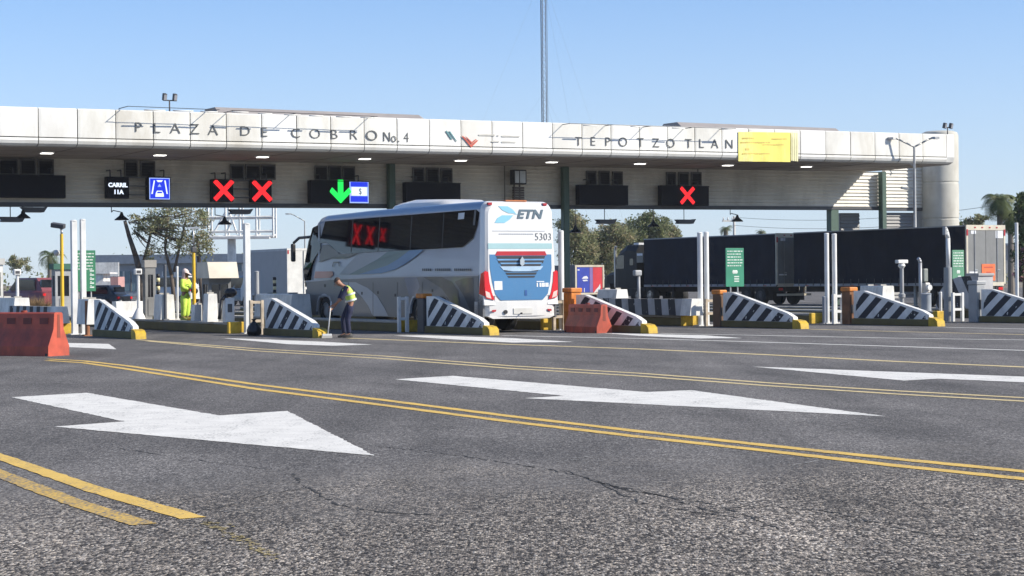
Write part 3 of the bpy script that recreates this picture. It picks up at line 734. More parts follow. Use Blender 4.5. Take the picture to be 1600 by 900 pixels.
# round concrete tower at the right end
tu, tv = 71.6, VF + 6.6
a = PV(1446, 230, tv)[0]; b = PV(1490, 230, tv)[0]; tr = (b - a) / 2; tc = (a + b) / 2
tw = thing('stair_tower', 'round pale concrete tower at the right end of the toll canopy', 'tower', UV(tc, tv), TH)
ztw = PV(1468, 205.5, tv)[2]
m2 = MB(M('tower_concrete', (.50, .49, .44), .8, var=.15, vs=1, dirt=(.3, .27, .22), damt=.5))
m2.lathe((0, 0, 0), [(tr, 0), (tr, 1.95), (tr - .03, 1.97), (tr - .03, 2.03), (tr, 2.05), (tr, 4.6), (tr - .03, 4.62), (tr - .03, 4.7), (tr, 4.72), (tr, 6.6), (tr - .03, 6.62), (tr - .03, 6.7), (tr, 6.72), (tr, ztw - .25), (tr * .93, ztw - .08), (tr * .75, ztw)], n=36)
m2.build('shaft', tw)
# ------------------------------------------------------------------ lane signs hung on the wall
VS = VW - .75
redx = EM('led_red', (1, .012, .016), 1.1); grn = EM('led_green', (.008, .85, .09), 1.0); blu = EM('led_blue', (.012, .04, .85), .7); wht = EM('led_white', (.75, .85, 1), .95); lblu = EM('led_pale', (.35, .48, .95), .8)
hous = M('sign_housing', (.016, .016, .022), .6, var=.1, spec=.15); scr2 = M('led_screen', (.012, .012, .018), .6, var=.3, vs=30, spec=.12)
def sign(label, boxes, symbols, arms):
    t = thing('lane_sign', label, 'lane sign', ORG, TH, 'lane control signs hanging on the canopy wall')
    for (x0, y0, x1, y1) in boxes:
        a, b, z0, z1 = rectV(x0, y0, x1, y1, VS); m2 = MB(hous); m2.bb(a, b, VS, VS + .38, z0, z1, bev=.02)
        o = m2.build('housing', t)
        m3 = MB(scr2); m3.bb(a + .06, b - .06, VS - .006, VS - .001, z0 + .06, z1 - .06); m3.build('screen', o)
        m4 = MB(hous); m4.bb(a + .02, b - .02, VS - .07, VS - .008, z1 - .05, z1 - .01); m4.build('visor', o)
    for x, y0 in arms:
        p = PV(x, y0, VS + .2); m2 = MB(dkgrey); m2.tube([(p[0], VS + .2, p[2] - .02), (p[0], VS + .2, p[2] + .28), (p[0], VW - .05, p[2] + .28)], .03, 6); m2.build('bracket', t)
    for kind, x, y, s in symbols:
        u, v, z = PV(x, y, VS)
        if kind == 'X':
            m2 = MB(redx)
            for r in (PI / 4, -PI / 4): m2.box(u, VS - .013 - (.004 if r > 0 else 0), z, s * 1.3, .012, s * .22, Matrix.Rotation(r, 3, 'Y'))
            m2.build('red_cross', t)
        if kind == 'arrow':
            m2 = MB(grn); pr = [(-.13, .5), (.13, .5), (.13, -.08), (.40, .17), (.52, -.02), (0, -.52), (-.52, -.02), (-.40, .17), (-.13, -.08)]
            m2.prism([(u + a * s, z + b * s) for a, b in pr], 'y', VS - .02, VS - .009); m2.build('green_arrow', t)
    return t
def srect(t, x0, y0, x1, y1, mat, k, nm):
    a, b, z0, z1 = rectV(x0, y0, x1, y1, VS); m2 = MB(mat); m2.bb(a, b, VS - .010 - k * .004, VS - .0085 - k * .004, z0, z1); return m2.build(nm, t)
def spoly(t, pts, mat, k, nm):
    q = [PV(x, y, VS) for x, y in pts]; m2 = MB(mat); m2.prism([(p[0], p[2]) for p in q], 'y', VS - .010 - k * .004, VS - .0085 - k * .004); return m2.build(nm, t)
sign('blank dark lane sign at the far left of the wall', [(-14, 273, 103, 309)], [], [(20, 273), (80, 274)])
t = sign('lane sign reading CARRIL 11A with a blue road pictogram', [(167, 276, 202, 310), (231, 276, 267, 312)], [], [(172, 276), (189, 276), (238, 276), (256, 276)])
a, b, z0, z1 = rectV(202, 278, 231, 308, VS)
m2 = MB(dkgrey)
for q in range(3): m2.bb(a - .02, b + .02, VS + .15, VS + .2, z0 + .08 + q * .38, z0 + .13 + q * .38)
m2.build('link_frame', t)
for tx, x, y, h in (('CARRIL', 184, 292.0, 6.2), ('11A', 185, 303, 6.4)):
    p = PV(x, y, VS); q = PV(x, y - h, VS)
    text_part('lettering', tx, (q[2] - p[2]) * 1.42, wht, t, (p[0], VS - .012, p[2]), (PI / 2, 0, 0), .004, 1.05, 'CENTER', 0, .012)
srect(t, 233, 278, 265.5, 311.5, lblu, 0, 'pictogram'); srect(t, 234.3, 279.3, 264.2, 310.2, blu, 1, 'pictogram')
spoly(t, [(240, 282), (242, 282), (238.5, 303), (236.3, 303)], wht, 2, 'pictogram'); spoly(t, [(256.5, 282), (258.5, 282), (262, 303), (260, 303)], wht, 2, 'pictogram')
spoly(t, [(244, 281.5), (254.5, 281.5), (252, 284.5), (246.5, 284.5)], wht, 2, 'pictogram'); spoly(t, [(249, 287), (252, 292), (246, 292)], lblu, 2, 'pictogram')
spoly(t, [(245, 298), (253, 298), (255.5, 302.5), (256, 307.5), (242.5, 307.5), (243, 302.5)], wht, 2, 'pictogram'); spoly(t, [(246, 299.5), (252.5, 299.5), (253.5, 302), (245, 302)], blu, 3, 'pictogram')
t = sign('pair of dark lane signs each showing a lit red cross', [(332, 280, 365, 315), (393, 281, 425, 316)], [('X', 349.5, 297.3, .92), ('X', 409.5, 298.2, .92)], [(336, 280), (352, 280), (400, 281), (416, 281)])
a, b, z0, z1 = rectV(365, 282, 393, 312, VS); m2 = MB(dkgrey)
for q in range(3): m2.bb(a - .02, b + .02, VS + .15, VS + .2, z0 + .08 + q * .38, z0 + .13 + q * .38)
m2.build('link_frame', t)
t = sign('lane sign with a lit green down arrow and a blue and white panel', [(485, 282, 577, 318)], [('arrow', 532, 299, 1.06)], [(500, 282), (560, 284)])
srect(t, 546, 283, 576, 317.5, lblu, 0, 'pictogram'); srect(t, 547.5, 284.5, 574.5, 291.8, blu, 1, 'pictogram'); srect(t, 547.5, 306.5, 574.5, 315.5, blu, 1, 'pictogram')
srect(t, 549, 292.5, 573, 305.6, wht, 2, 'pictogram')
p = PV(562.5, 303.5, VS); text_part('lettering', '$', .40, M('pictogram_grey', (.16, .17, .2), .5), t, (p[0], VS - .024, p[2]), (PI / 2, 0, 0), .004, .8, 'CENTER')
sign('blank dark lane sign just above the bus roof', [(634, 285, 720, 317)], [], [(650, 285), (700, 286)])
sign('blank dark lane sign right of the middle green column', [(905, 289, 982, 320)], [], [(920, 289), (965, 290)])
sign('wide dark lane sign with a single lit red cross above the black trailers', [(1034, 290, 1108, 321)], [('X', 1074, 305.5, .86)], [(1050, 290), (1090, 291)])
redb = EM('led_red_bright', (1, .008, .01), 1.7)
_keep = redx; redx = redb
t = sign('dark lane signs with red crosses that show mirrored in the coach windows', [], [], [])
for px_, py_, s_ in ((556, 366, .95), (577, 368, .85), (597, 367, .62)):
    d_ = ray(px_, py_); vb_, zb_ = PU(px_, py_, 26.1 + .065 * .6); tz_ = .065
    n_ = Vector((-CT, -ST, tz_)).normalized(); r_ = d_ - 2 * d_.dot(n_) * n_; ru, rv, rz_ = toUV(r_); k_ = (VS - vb_) / rv
    u_, z_ = 26.1 + ru * k_, zb_ + rz_ * k_; z_ -= rise(u_) * 0
    m2 = MB(hous); m2.bb(u_ - .36, u_ + .36, VS, VS + .3, z_ - .6, z_ + .6); m2.build('housing', t)
    m2 = MB(redb)
    for sg in (-1, 1):
        y_ = VS - .013 - (.016 if sg > 0 else 0); m2.prism([(u_ - sg * .24 * s_, z_ - .5 * s_), (u_ - sg * .13 * s_, z_ - .5 * s_), (u_ + sg * .24 * s_, z_ + .5 * s_), (u_ + sg * .13 * s_, z_ + .5 * s_)], 'y', y_, y_ + .012)
    m2.build('red_cross', t)
redx = _keep
ck = thing('camera_box', 'small lit glass box on a grey bracket between the bus roof and the canopy', 'light box', ORG, TH)
a, b, z0, z1 = rectV(803, 265, 823, 288, VS); m2 = MB(black)
m2.bb(a, b, VS, VS + .4, z0, z1, bev=.02); m2.build('housing', ck)
m3 = MB(M('box_glass', (.45, .48, .5), .2)); m3.bb(a + .06, (a + b) / 2 - .07, VS - .01, VS - .002, z0 + .07, z1 - .07); m3.bb((a + b) / 2 - .02, b - .06, VS - .01, VS - .002, z0 + .07, z1 - .07); m3.build('window', ck)
a, b, z0, z1 = rectV(805, 291, 821, 314, VS); m2 = MB(M('bracket_brown', (.10, .085, .075), .6))
for q in range(6): m2.bb(a, b, VS + .1, VS + .3, z0 + (z1 - z0) * q / 6, z0 + (z1 - z0) * (q + .8) / 6)
m2.bb(a + .1, a + .16, VS + .31, VS + .36, z0, z1 + .2); m2.bb(b - .16, b - .1, VS + .31, VS + .36, z0, z1 + .2); m2.build('louvre_bracket', ck)
# floodlights hanging below the beam
def hang(label, x, yt, y, kind, v=VW - .3):
    u, vv, z = PV(x, y, v); zt4 = 4.83 + rise(u) - .002
    t = thing('hanging_light', label, 'lamp', UV(u, v, zt4), TH, 'lamps hanging below the canopy beam')
    dz = z - zt4
    m2 = MB(dkgrey)
    if kind == 'flat':
        m2.cyl((-.05, 0, 0), (-.05, 0, dz + .1), .02, .02, 6); m2.build('rod', t)
        m3 = MB(dkgrey); m3.prism([(-.55, .11), (.42, .11), (.58, .14), (.42, -.10), (-.5, -.10), (-.42, .0)], 'y', -.18, .18); o = m3.build('lamp_head', t); o.location = (0, 0, dz)
        m4 = MB(M('lamp_glass', (.5, .5, .5), .2)); m4.bb(-.42, .36, -.14, .14, -.112, -.102); m4.build('lens', o)
    else:
        m2.tube([(-.45, 0, 0), (-.45, 0, dz * .55), (-.38, 0, dz + .28), (-.05, 0, dz + .22)] if kind == 'hook' else [(0, 0, 0), (0, 0, dz + .1)], .02, 6); m2.build('rod', t)
        m3 = MB(black); m3.lathe((0, 0, 0), [(.04, .22), (.07, .14), (.10, .06), (.30, -.10), (.32, -.14), (.28, -.14)], n=14); o = m3.build('lamp_head', t); o.location = (0, 0, dz)
        m4 = MB(M('lamp_glass', (.5, .5, .5), .2)); m4.cyl((0, 0, -.142), (0, 0, -.135), .26, .26, 14); m4.build('lens', o)
hang('flat dark floodlight hanging at the far left below the blank sign', 18, 0, 343, 'flat')
hang('dark bell lamp hanging right of the far left flat floodlight', 36, 0, 336, 'bell')
hang('wide dark lamp close below the beam at far left', 52, 0, 328, 'flat', VW + .1)
hang('dark bell lamp hanging on a hooked rod in front of the tree', 190, 0, 339, 'hook')
hang('dark bell lamp hanging on a hooked rod before the white billboard frame', 351, 0, 346, 'hook')
hang('wide dark lamp tucked below the beam above the beige booth', 375, 0, 331, 'flat', VW + .1)
hang('dark bell lamp right of the middle column in front of the trees', 899, 0, 359, 'bell')
hang('flat dark floodlight hanging left of the black truck cab', 946, 0, 346.5, 'flat')
hang('dark box shaped lamp hanging above the black truck', 1021, 0, 350, 'bell')
hang('flat dark floodlight hanging below the wide sign with a red cross', 1070, 0, 346.5, 'flat')
hang('dark bell lamp hanging on a hooked rod near the small palm', 1152, 0, 342, 'hook')
# ------------------------------------------------------------------ wheels
def wheel(parent, x, y, r, w, side, loc_name='wheel', rimmat=None):
    mb = MB(rubber); s = side
    mb.lathe((x, y, r), [(r * .62, -w / 2), (r * .93, -w / 2), (r, -w * .36), (r, w * .36), (r * .93, w / 2), (r * .62, w / 2)], 'x', 28)
    o = mb.build(loc_name, parent)
    m2 = MB(rimmat or steel)
    m2.lathe((x, y, r), [(r * .61, s * w * .5), (r * .60, s * w * .40), (r * .52, s * w * .28), (r * .30, s * w * .30), (r * .27, s * w * .52), (r * .10, s * w * .55), (.001, s * w * .55)], 'x', 24)
    m2.build('rim', o)
    m3 = MB(dkgrey)
    for k in range(10):
        a = 2 * PI * k / 10; m3.cyl((x + s * w * .30, y + r * .40 * math.cos(a), r + r * .40 * math.sin(a)), (x + s * w * .36, y + r * .40 * math.cos(a), r + r * .40 * math.sin(a)), r * .045, r * .045, 6)
    m3.build('wheel_nuts', o)
    return o
# ------------------------------------------------------------------ the coach
UB = 26.1; VB = 47.7; BW = 2.43; BL = 12.9; BH = 3.77
bus = thing('coach_bus', 'white and silver intercity coach with blue engine cover waiting in the toll lane', 'bus', UV(UB + BW / 2, VB), TH)
def bpaint(name, col, rough, metal=0., coat=.6):
    m = M(name, col, rough, metal, var=.05, vs=.7, dirt=(.3, .28, .25), dscale=.9, damt=.12)
    b = m.node_tree.nodes['Principled BSDF']; b.inputs['Coat Weight'].default_value = coat; b.inputs['Coat Roughness'].default_value = .06; return m
bwhite = bpaint('bus_white', (.70, .695, .68), .35); bsil = bpaint('bus_silver', (.38, .405, .45), .35, 0, .3); bblue = bpaint('bus_blue', (.05, .18, .37), .35)
bgrey = bpaint('bus_grey', (.14, .145, .155), .4, 0, .3); bdk = bpaint('bus_dark_swoop', (.055, .058, .064), .35, 0, .25); blt = bpaint('bus_light_swoop', (.40, .41, .43), .4, 0, .2)
bteal = bpaint('bus_teal', (.02, .15, .33), .35, 0, .3); bgr2 = bpaint('bus_green_grey', (.09, .17, .18), .4, 0, .2); bsea = bpaint('bus_pale_teal', (.33, .50, .52), .35)
bred = M('bus_red', (.42, .02, .03), .35, var=.1)
lens_r = M('tail_lamp_red', (.62, .015, .02), .15, var=.1); lens_c = M('tail_lamp_clear', (.75, .55, .5), .15)
hw = BW / 2
def txf(z): return hw - .065 * max(0, z - 2.36)
def bsec(y, w, z0, zt, rt, rb=.04, n=6):
    pts = [(-w + rb, z0), (w - rb, z0), (w, z0 + rb)]
    for k in range(n + 1):
        a = PI / 2 * k / n; pts.append((w - rt + rt * math.cos(a), zt - rt + rt * math.sin(a)))
    for k in range(n + 1):
        a = PI / 2 + PI / 2 * k / n; pts.append((-w + rt + rt * math.cos(a), zt - rt + rt * math.sin(a)))
    pts.append((-w, z0 + rb)); return [(x * txf(z) / hw, z) for x, z in pts]
def rows(spec): return [[Vector((x, y + (yo(z) if yo else 0), z)) for x, z in bsec(y, w, z0, zt, rt)] for y, w, z0, zt, rt, yo in spec]
rear = lambda z: .02 + .035 * max(0, z - 1.06)
front = lambda z: -.95 * max(0, (z - 1.55) / 2.2) ** 1.7
mb = MB(bwhite)
mb.loft(rows([(0.0, hw - .13, 1.06, BH - .16, .22, rear), (.05, hw - .045, 1.06, BH - .08, .24, rear), (.16, hw - .004, 1.06, BH - .02, .24, rear), (.35, hw, 1.06, BH, .24, None)]), cap=True)
for f in mb.bm.faces:
    if f.calc_center_median().y < .2: pass
mb.mt(bsil); nf0_ = len(mb.bm.faces)
mb.loft(rows([(.35, hw, 1.06, BH, .24, None), (3.0, hw, 1.06, BH + .015, .24, None), (8.0, hw, 1.06, BH + .01, .24, None), (11.3, hw, 1.06, BH - .03, .24, None)]), cap=False)
mb.loft(rows([(11.3, hw, 1.06, BH - .03, .24, None), (12.0, hw - .01, 1.06, BH - .07, .26, lambda z: front(z) * .35), (12.55, hw - .07, 1.06, BH - .13, .28, lambda z: front(z) * .75), (12.9, hw - .25, 1.06, BH - .22, .32, front)]), cap=True)
mb.bm.faces.ensure_lookup_table(); mb.mt(bpaint('bus_roof_sky_reflection', (.15, .24, .37), .3, 0, .5))  # sky reflection along the upper edge, painted in as blue-grey
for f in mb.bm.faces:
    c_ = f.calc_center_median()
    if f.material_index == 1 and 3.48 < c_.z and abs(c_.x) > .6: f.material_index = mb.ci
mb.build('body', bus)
mb = MB(black); mb.bb(-hw + .28, hw - .28, .5, BL - .9, .42, 1.055); mb.build('underbody', bus)
# skirts with wheel arches
WY = [2.75, 4.15, 11.15]; RW = .52
def skirt(side):
    m = MB(bgrey); x0, x1 = side * hw, side * (hw - .05)
    pts = [(.12, .42)]
    for wy in WY:
        if wy == WY[1]: pass
        R0 = .66; zc = RW
        s = math.sqrt(R0 * R0 - (.40 - zc) ** 2)
        a0 = math.atan2(.40 - zc, -s); 
        if a0 < 0: a0 += 2 * PI
        a1 = math.atan2(.40 - zc, s)
        for k in range(13):
            a = a0 + (a1 - a0) * k / 12; pts.append((wy + R0 * math.cos(a), min(zc + R0 * math.sin(a), 1.05)))
    pts += [(BL - .25, .38), (BL - .06, .50), (BL - .03, 1.058), (.12, 1.058)]
    m.prism(pts, 'x', x0, x1); return m.build('side_skirt', bus)
for s in (-1, 1): skirt(s)
for s in (-1, 1):
    for wy in WY:
        m2 = MB(blt if wy != WY[0] else bgrey); inner = [(wy + .60 * math.cos(a), RW + .60 * math.sin(a)) for a in [PI * k / 14 for k in range(15)]]
        outer = [(wy + .665 * math.cos(a), min(1.05, RW + .665 * math.sin(a))) for a in [PI * k / 14 for k in range(15)]]
        m2.loft([[Vector((s * (hw + .012), *p)) for p in outer] + [Vector((s * (hw + .012), *p)) for p in inner[::-1]], [Vector((s * (hw - .06), *p)) for p in outer] + [Vector((s * (hw - .06), *p)) for p in inner[::-1]]], smooth=False, cap=True)
        m2.build('wheel_arch', bus)
        wheel(bus, s * (hw - .20), wy, RW, .30, s, rimmat=M('bus_rim', (.45, .46, .48), .3, .8))
# left and right glass, decals measured on the side plane
def BS(px, py): v, z = PU(px, py, UB); return (v - VB, z)
def side(pts, mat, name, k=0, px=True, both=True, parent=bus):
    q = [BS(*p) if px else p for p in pts]
    for s in ((-1, 1) if both else (-1,)):
        m = MB(mat); d = .006 + .003 * k
        m.loft([[Vector((s * (txf(z) + d - e_), y, z)) for y, z in q] for e_ in (0, .0025)], smooth=False); m.build(name, parent)
gl = M('bus_glass', (.006, .007, .010), .03, var=.02, spec=.42)
side([(741, 327.5), (746, 332), (744, 352), (738, 372), (722, 386), (690, 388), (610, 392), (540, 396.5), (527, 394), (519, 386), (510, 379), (500, 380), (497, 384), (505, 346)], gl, 'side_window')
side([(738, 328.6), (741, 327.8), (740, 352), (737, 352)], bdk, 'window_pillar', 1)
for xx in (690, 640, 590, 548): side([(xx, 332.5 + (690 - xx) * .072), (xx + 1.2, 332.5 + (690 - xx) * .072), (xx + 1.2, 387.5 + (690 - xx) * .05), (xx, 387.5 + (690 - xx) * .05)], black, 'window_joint', 1)
side([(713.5, 333), (723, 332), (722.5, 342), (713, 343)], M('window_sticker', (.62, .64, .66), .5), 'window_sticker', 2, both=False)
# silver swoosh near the driver, teal swirl, light swoops, dark patches
side([(503, 383), (512, 382), (522, 389), (531, 397), (560, 395.5), (540, 404), (515, 404), (498, 410)], bdk, 'side_graphic', 1)
side([(640, 391), (662, 390), (648, 402), (634, 412), (618, 421), (596, 427), (560, 429), (575, 424), (605, 415), (622, 405)], bteal, 'side_graphic')
side([(640, 391), (622, 405), (605, 415), (575, 424), (560, 429), (545, 429), (568, 417), (590, 405), (606, 393)], bgr2, 'side_graphic')
side([(560, 396.5), (606, 393), (590, 405), (568, 417), (545, 429), (530, 429), (545, 412)], bpaint('bus_mid_silver', (.27, .30, .34), .4, 0, .2), 'side_graphic')
side([(493, 424), (520, 424), (521, 430), (516, 434), (491, 435)], bpaint('bus_maroon', (.36, .10, .10), .4), 'side_graphic', 1)
side([(478, 440), (520, 436), (600, 432.5), (748, 430), (748, 446), (600, 447), (480, 453)], bgrey, 'side_graphic')
side([(478, 452), (600, 446.5), (748, 445.5), (748, 464.2), (600, 462.7), (478, 461.5)], bgrey, 'side_graphic', 1)
side([(533, 441), (556, 441), (575, 450), (590, 463), (601, 481), (607, 494), (583, 493.5), (576, 478), (566, 464), (552, 450)], blt, 'side_graphic', 2)
side([(662, 433), (690, 432.5), (706, 440), (717, 455), (720, 492), (712, 492), (705, 470), (690, 450)], bdk, 'side_graphic', 2)
side([(711, 440), (724, 435), (740, 434), (741.5, 470), (741.5, 493), (735, 484), (724, 460)], bdk, 'side_graphic', 2)
side([(632, 434), (652, 433), (657, 447), (650, 462), (640, 462)], bpaint('bus_blue_reflect', (.06, .10, .18), .3), 'side_graphic', 2)  # blue reflection painted on the side as a flat patch
side([(478, 441), (520, 437.3), (600, 433.8), (748, 431.3), (748, 429.6), (600, 431.8), (520, 435), (478, 438.5)], blt, 'side_moulding', 3)
ill = M('bus_script_grey', (.11, .12, .13), .5)
for a, b in ((660, 676), (680, 705), (710, 739)):
    n = int((b - a) / 3)
    for k in range(0, n): 
        xx = a + 3 * k; side([(xx, 419.5), (xx + 2.1, 419.5), (xx + 2.1, 423.4), (xx, 423.4)], ill, 'side_script', 2, both=False)
side([(521, 409), (530, 408.5), (531, 416), (529.7, 416), (529, 410.6), (522, 411), (520.6, 416.6), (519.3, 416.6)], bgrey, 'side_emblem', 2, both=False)
for xx, yy in ((507, 444), (565, 456), (590, 455), (617, 459), (675, 452)): side([(xx, yy), (xx + 2.2, yy), (xx + 2.2, yy + 4.4), (xx, yy + 4.4)], black, 'latch', 3, both=False)
# luggage door seams
for xx in (545, 583, 621, 660): side([(xx, 441), (xx + .7, 441), (xx + .7, 494), (xx, 494)], bdk, 'door_seam', 3, both=False)
# windscreen and A pillar, mirror
def FX(x, z, d=.0):                       # front surface at height z (towards +y)
    zz = min(max(z, 1.06), 3.5); t = abs(x) / hw
    y = BL + front(zz) - .55 * max(0, t - .55) ** 1.6 - .02
    return Vector((x, y + d, z))
def loftfront(name, xs, zs2, mat, d):
    m = MB(mat); secs = []
    for z in zs2: secs.append([FX(x, z, d) for x in xs])
    R = [[m.bm.verts.new(p) for p in s_] for s_ in secs]
    for a, b in zip(R[:-1], R[1:]):
        for i in range(len(a) - 1): m.face([a[i], a[i + 1], b[i + 1], b[i]], True)
    return m.build(name, bus)
xs = [-1.2 + .15 * i for i in range(17)]
loftfront('windscreen', xs, [1.35 + .18 * i for i in range(12)], gl, .06)
for s in (-1, 1):
    m2 = MB(gl)
    m2.loft([[Vector((s * (txf(z) + .008 - e_), y, z)) for y, z in [(11.45, 2.62), (11.95, 2.30), (12.80, 1.55), (12.86, 1.95), (12.50, 2.9), (12.15, 3.36), (11.62, 3.44)]] for e_ in (0, .02)], smooth=False); m2.build('driver_window', bus)
    m2 = MB(blt); m2.loft([[Vector((s * (txf(z) + .013 - e_), y, z)) for y, z in [(11.50, 2.2), (11.60, 2.2), (11.74, 3.50), (11.62, 3.52)]] for e_ in (0, .006)], smooth=False); m2.build('window_trim', bus)
    m2 = MB(bdk); m2.tube([(s * (hw - .15), 12.45, 3.05), (s * (hw + .12), 12.95, 3.02), (s * (hw + .24), 13.15, 2.85)], .05, 8); o = m2.build('mirror', bus)
    m2 = MB(black); m2.box(s * (hw + .25), 13.17, 2.52, .16, .14, .62, bev=.05); m2.build('mirror_head', o)
    m2 = MB(M('headlamp', (.6, .62, .65), .1)); m2.sph((s * .95, BL - .28, .85), (.22, .14, .13)); m2.build('headlight', bus)
mb = MB(bwhite)
mb.loft([[Vector((x, y, z)) for x, z in ((-w, .40), (w, .40), (w, 1.05), (-w, 1.05))] for y, w in ((BL - .9, hw - .01), (BL - .35, hw - .06), (BL - .06, hw - .3))], smooth=False); mb.build('front_bumper', bus)
# roof unit
mb = MB(bwhite)
mb.loft([[Vector((x * w, y, BH - .01 + h * zz)) for x, zz in ((-1, 0), (1, 0), (.92, .55), (.7, .95), (.3, 1.0), (-.3, 1.0), (-.7, .95), (-.92, .55))] for y, w, h in ((3.1, .6, .02), (3.5, .88, .20), (5.4, .92, .27), (6.6, .86, .2), (7.4, .55, .02))]); mb.build('roof_unit', bus)
mb = MB(M('hatch_orange', (.5, .16, .05), .6)); mb.bb(-.35, .35, .28, .8, BH - .0, BH + .035); mb.build('roof_hatch', bus)
mb = MB(bred); mb.bb(-hw + .2, -hw + .32, .10, .2, BH - .12, BH - .05); mb.bb(hw - .42, hw - .30, .10, .2, BH - .12, BH - .05); mb.build('marker_lamps', bus)
# rear face parts: coordinates (x, z) on the rear plane
def ry(z): return rear(z) if z > 1.06 else .02
def fz(z): return z + .04 + .12 * min(1, max(0, (z - .72) / .5))
def rearp(pts, mat, name, k=0, parent=bus):
    pts = [(x * .96, fz(z)) for x, z in pts]; m = MB(mat); d = .006 + .004 * k
    A = [m.bm.verts.new((x, ry(z) - d, z)) for x, z in pts]; B = [m.bm.verts.new((x, ry(z) - d + .02, z)) for x, z in pts]
    m.face(A); n = len(pts)
    for i in range(n): m.face([A[i], A[(i + 1) % n], B[(i + 1) % n], B[i]])
    return m.build(name, parent)
def RXZ(px, py):                          # surveyed point on the rear plane
    p = PV(px, py, VB); return (p[0] - UB - hw, p[2])
XL, XR = -hw + .13, hw - .13
engine = rearp([(-1.06, 2.08), (1.06, 2.08), (1.06, 1.7), (1.0, 1.3), (.9, 1.0), (.72, .86), (-.72, .86), (-.9, 1.0), (-1.0, 1.3), (-1.06, 1.7)], bblue, 'engine_cover', 1)
rearp([(-1.10, 2.40), (1.10, 2.40), (1.10, 2.24), (-1.10, 2.24)], bsea, 'rear_band', 0)
rearp([(-.80, 2.17), (.84, 2.17), (.90, 2.05), (-.88, 2.05)], bred, 'rear_lamp_bar', 3)
gr = M('grille_dark', (.015, .02, .03), .5)
for z, w0, w1, h in ((1.985, .84, .80, .05), (1.88, .80, .76, .05), (1.77, .70, .66, .035), (1.62, .60, .56, .03), (1.53, .54, .50, .03), (1.44, .48, .44, .025)):
    rearp([(-w0, z + h), (w0, z + h), (w1, z - h), (-w1, z - h)], gr, 'grille_slot', 3)
for z, w0, h in ((1.93, .82, .022), (1.825, .72, .02)): rearp([(-w0, z + h), (w0, z + h), (w0 - .03, z - h), (-w0 + .03, z - h)], M('grille_bar', (.20, .38, .60), .25, .4), 'grille_bar', 4)
rearp([(-.72, 1.74), (.76, 1.74), (.66, 1.64), (.3, 1.60), (-.3, 1.60), (-.62, 1.64)], M('chrome', (.75, .77, .80), .12, .9), 'chrome_trim', 4)
m2 = MB(M('chrome', (.75, .77, .8), .12, .9)); m2.prism([(-.07, 2.08), (0, 2.18), (.07, 2.08), (.07, 1.96), (0, 1.90), (-.07, 1.96)], 'y', -.04, .02); m2.build('badge', bus)
for s in (-1, 1):
    rearp([(s * 1.12, 1.58), (s * 1.235, 1.62), (s * 1.262, 1.24), (s * 1.245, .98), (s * 1.20, .91), (s * .93, .87), (s * 1.02, 1.04), (s * 1.09, 1.29)], lens_r, 'tail_light', 2)
    rearp([(s * 1.10, 1.04), (s * 1.235, 1.08), (s * 1.21, .94), (s * 1.04, .90)], lens_c, 'tail_light_clear', 3)
    m2 = MB(lens_r); m2.prism([(.03, 1.06), (.34, 1.12), (.30, 1.40), (.22, 1.70), (.03, 1.75)], 'x', s * (hw + .004), s * (hw - .02)); m2.build('tail_light', bus)
    rearp([(s * 1.02, .62), (s * .88, .63), (s * .90, .575), (s * 1.02, .565)], bred, 'reflector', 4)
# bumper
mb = MB(bwhite)
def bsecr(y0, w, z0, z1): return [Vector((x, y0 + dy, z)) for x, dy in ((-w, .35), (-w + .04, .12), (-w + .22, 0), (w - .22, 0), (w - .04, .12), (w, .35)) for z in ()]
prof = [(-hw, .38), (-hw + .03, .14), (-hw + .18, 0.02), (-.5, -.03), (.5, -.03), (hw - .18, 0.02), (hw - .03, .14), (hw, .38)]
mb.loft([[Vector((x, y + .03, z)) for x, y in prof] + [Vector((x, y + .3, z)) for x, y in prof[::-1]] for z, dx in ((.48, 0), (.55, 0), (.80, 0), (.90, 0))], smooth=False)
o = mb.build('rear_bumper', bus); mb = MB(bwhite)
mb.prism([(-hw + .1, .483), (-hw + .28, .41), (hw - .28, .41), (hw - .1, .483)], 'y', .03, .25); mb.build('bumper_lip', bus)
mb = MB(bwhite)
for s in (-1, 1): mb.prism([(.02, .8), (.36, .8), (.36, 1.062), (.06, 1.062)], 'x', s * hw, s * (hw - .35))
mb.bb(-hw + .34, hw - .34, .03, .3, .90, 1.062); mb.build('rear_corner', bus)
rearp([(-.30, .66), (.34, .66), (.34, .50), (-.30, .50)], M('licence_plate', (.62, .61, .57), .5), 'licence_plate', 9)
mb = MB(black); mb.cyl((-.55, -.03, .60), (-.55, .08, .60), .06, .06, 12); mb.cyl((-.05, -.08, .56), (-.05, .1, .56), .02, .02, 8); mb.build('tow_eye', bus)
wpl = M('sticker_white', (.75, .76, .78), .5)
rearp([(-.93, 1.32), (-.66, 1.32), (-.66, 1.10), (-.93, 1.10)], wpl, 'sticker', 3)
for a, b in ((.52, .56), (.62, .68), (.70, .80), (.82, .93)): rearp([(a, 1.26), (b, 1.26), (b, 1.16), (a, 1.16)], wpl, 'engine_script', 3)
rearp([(.52, 1.31), (.78, 1.31), (.78, 1.285), (.52, 1.285)], wpl, 'engine_script', 3)
rearp([(.10, 1.09), (.18, 1.09), (.18, .96), (.10, .96)], M('engine_lock', (.02, .09, .28), .4), 'engine_latch', 3)
rearp([(-.95, 2.76), (.86, 2.76), (.86, 2.745), (-.95, 2.745)], bsil, 'rear_seam', 1)
for k in range(16): rearp([(-.72 + k * .075, 2.68), (-.67 + k * .075, 2.68), (-.67 + k * .075, 2.65), (-.72 + k * .075, 2.65)], bsil, 'rear_script', 1)
tb = bpaint('logo_pale_blue', (.22, .50, .64), .4); tdk = M('logo_grey', (.10, .15, .19), .4)
ry_ = lambda z: ry(z) - .012
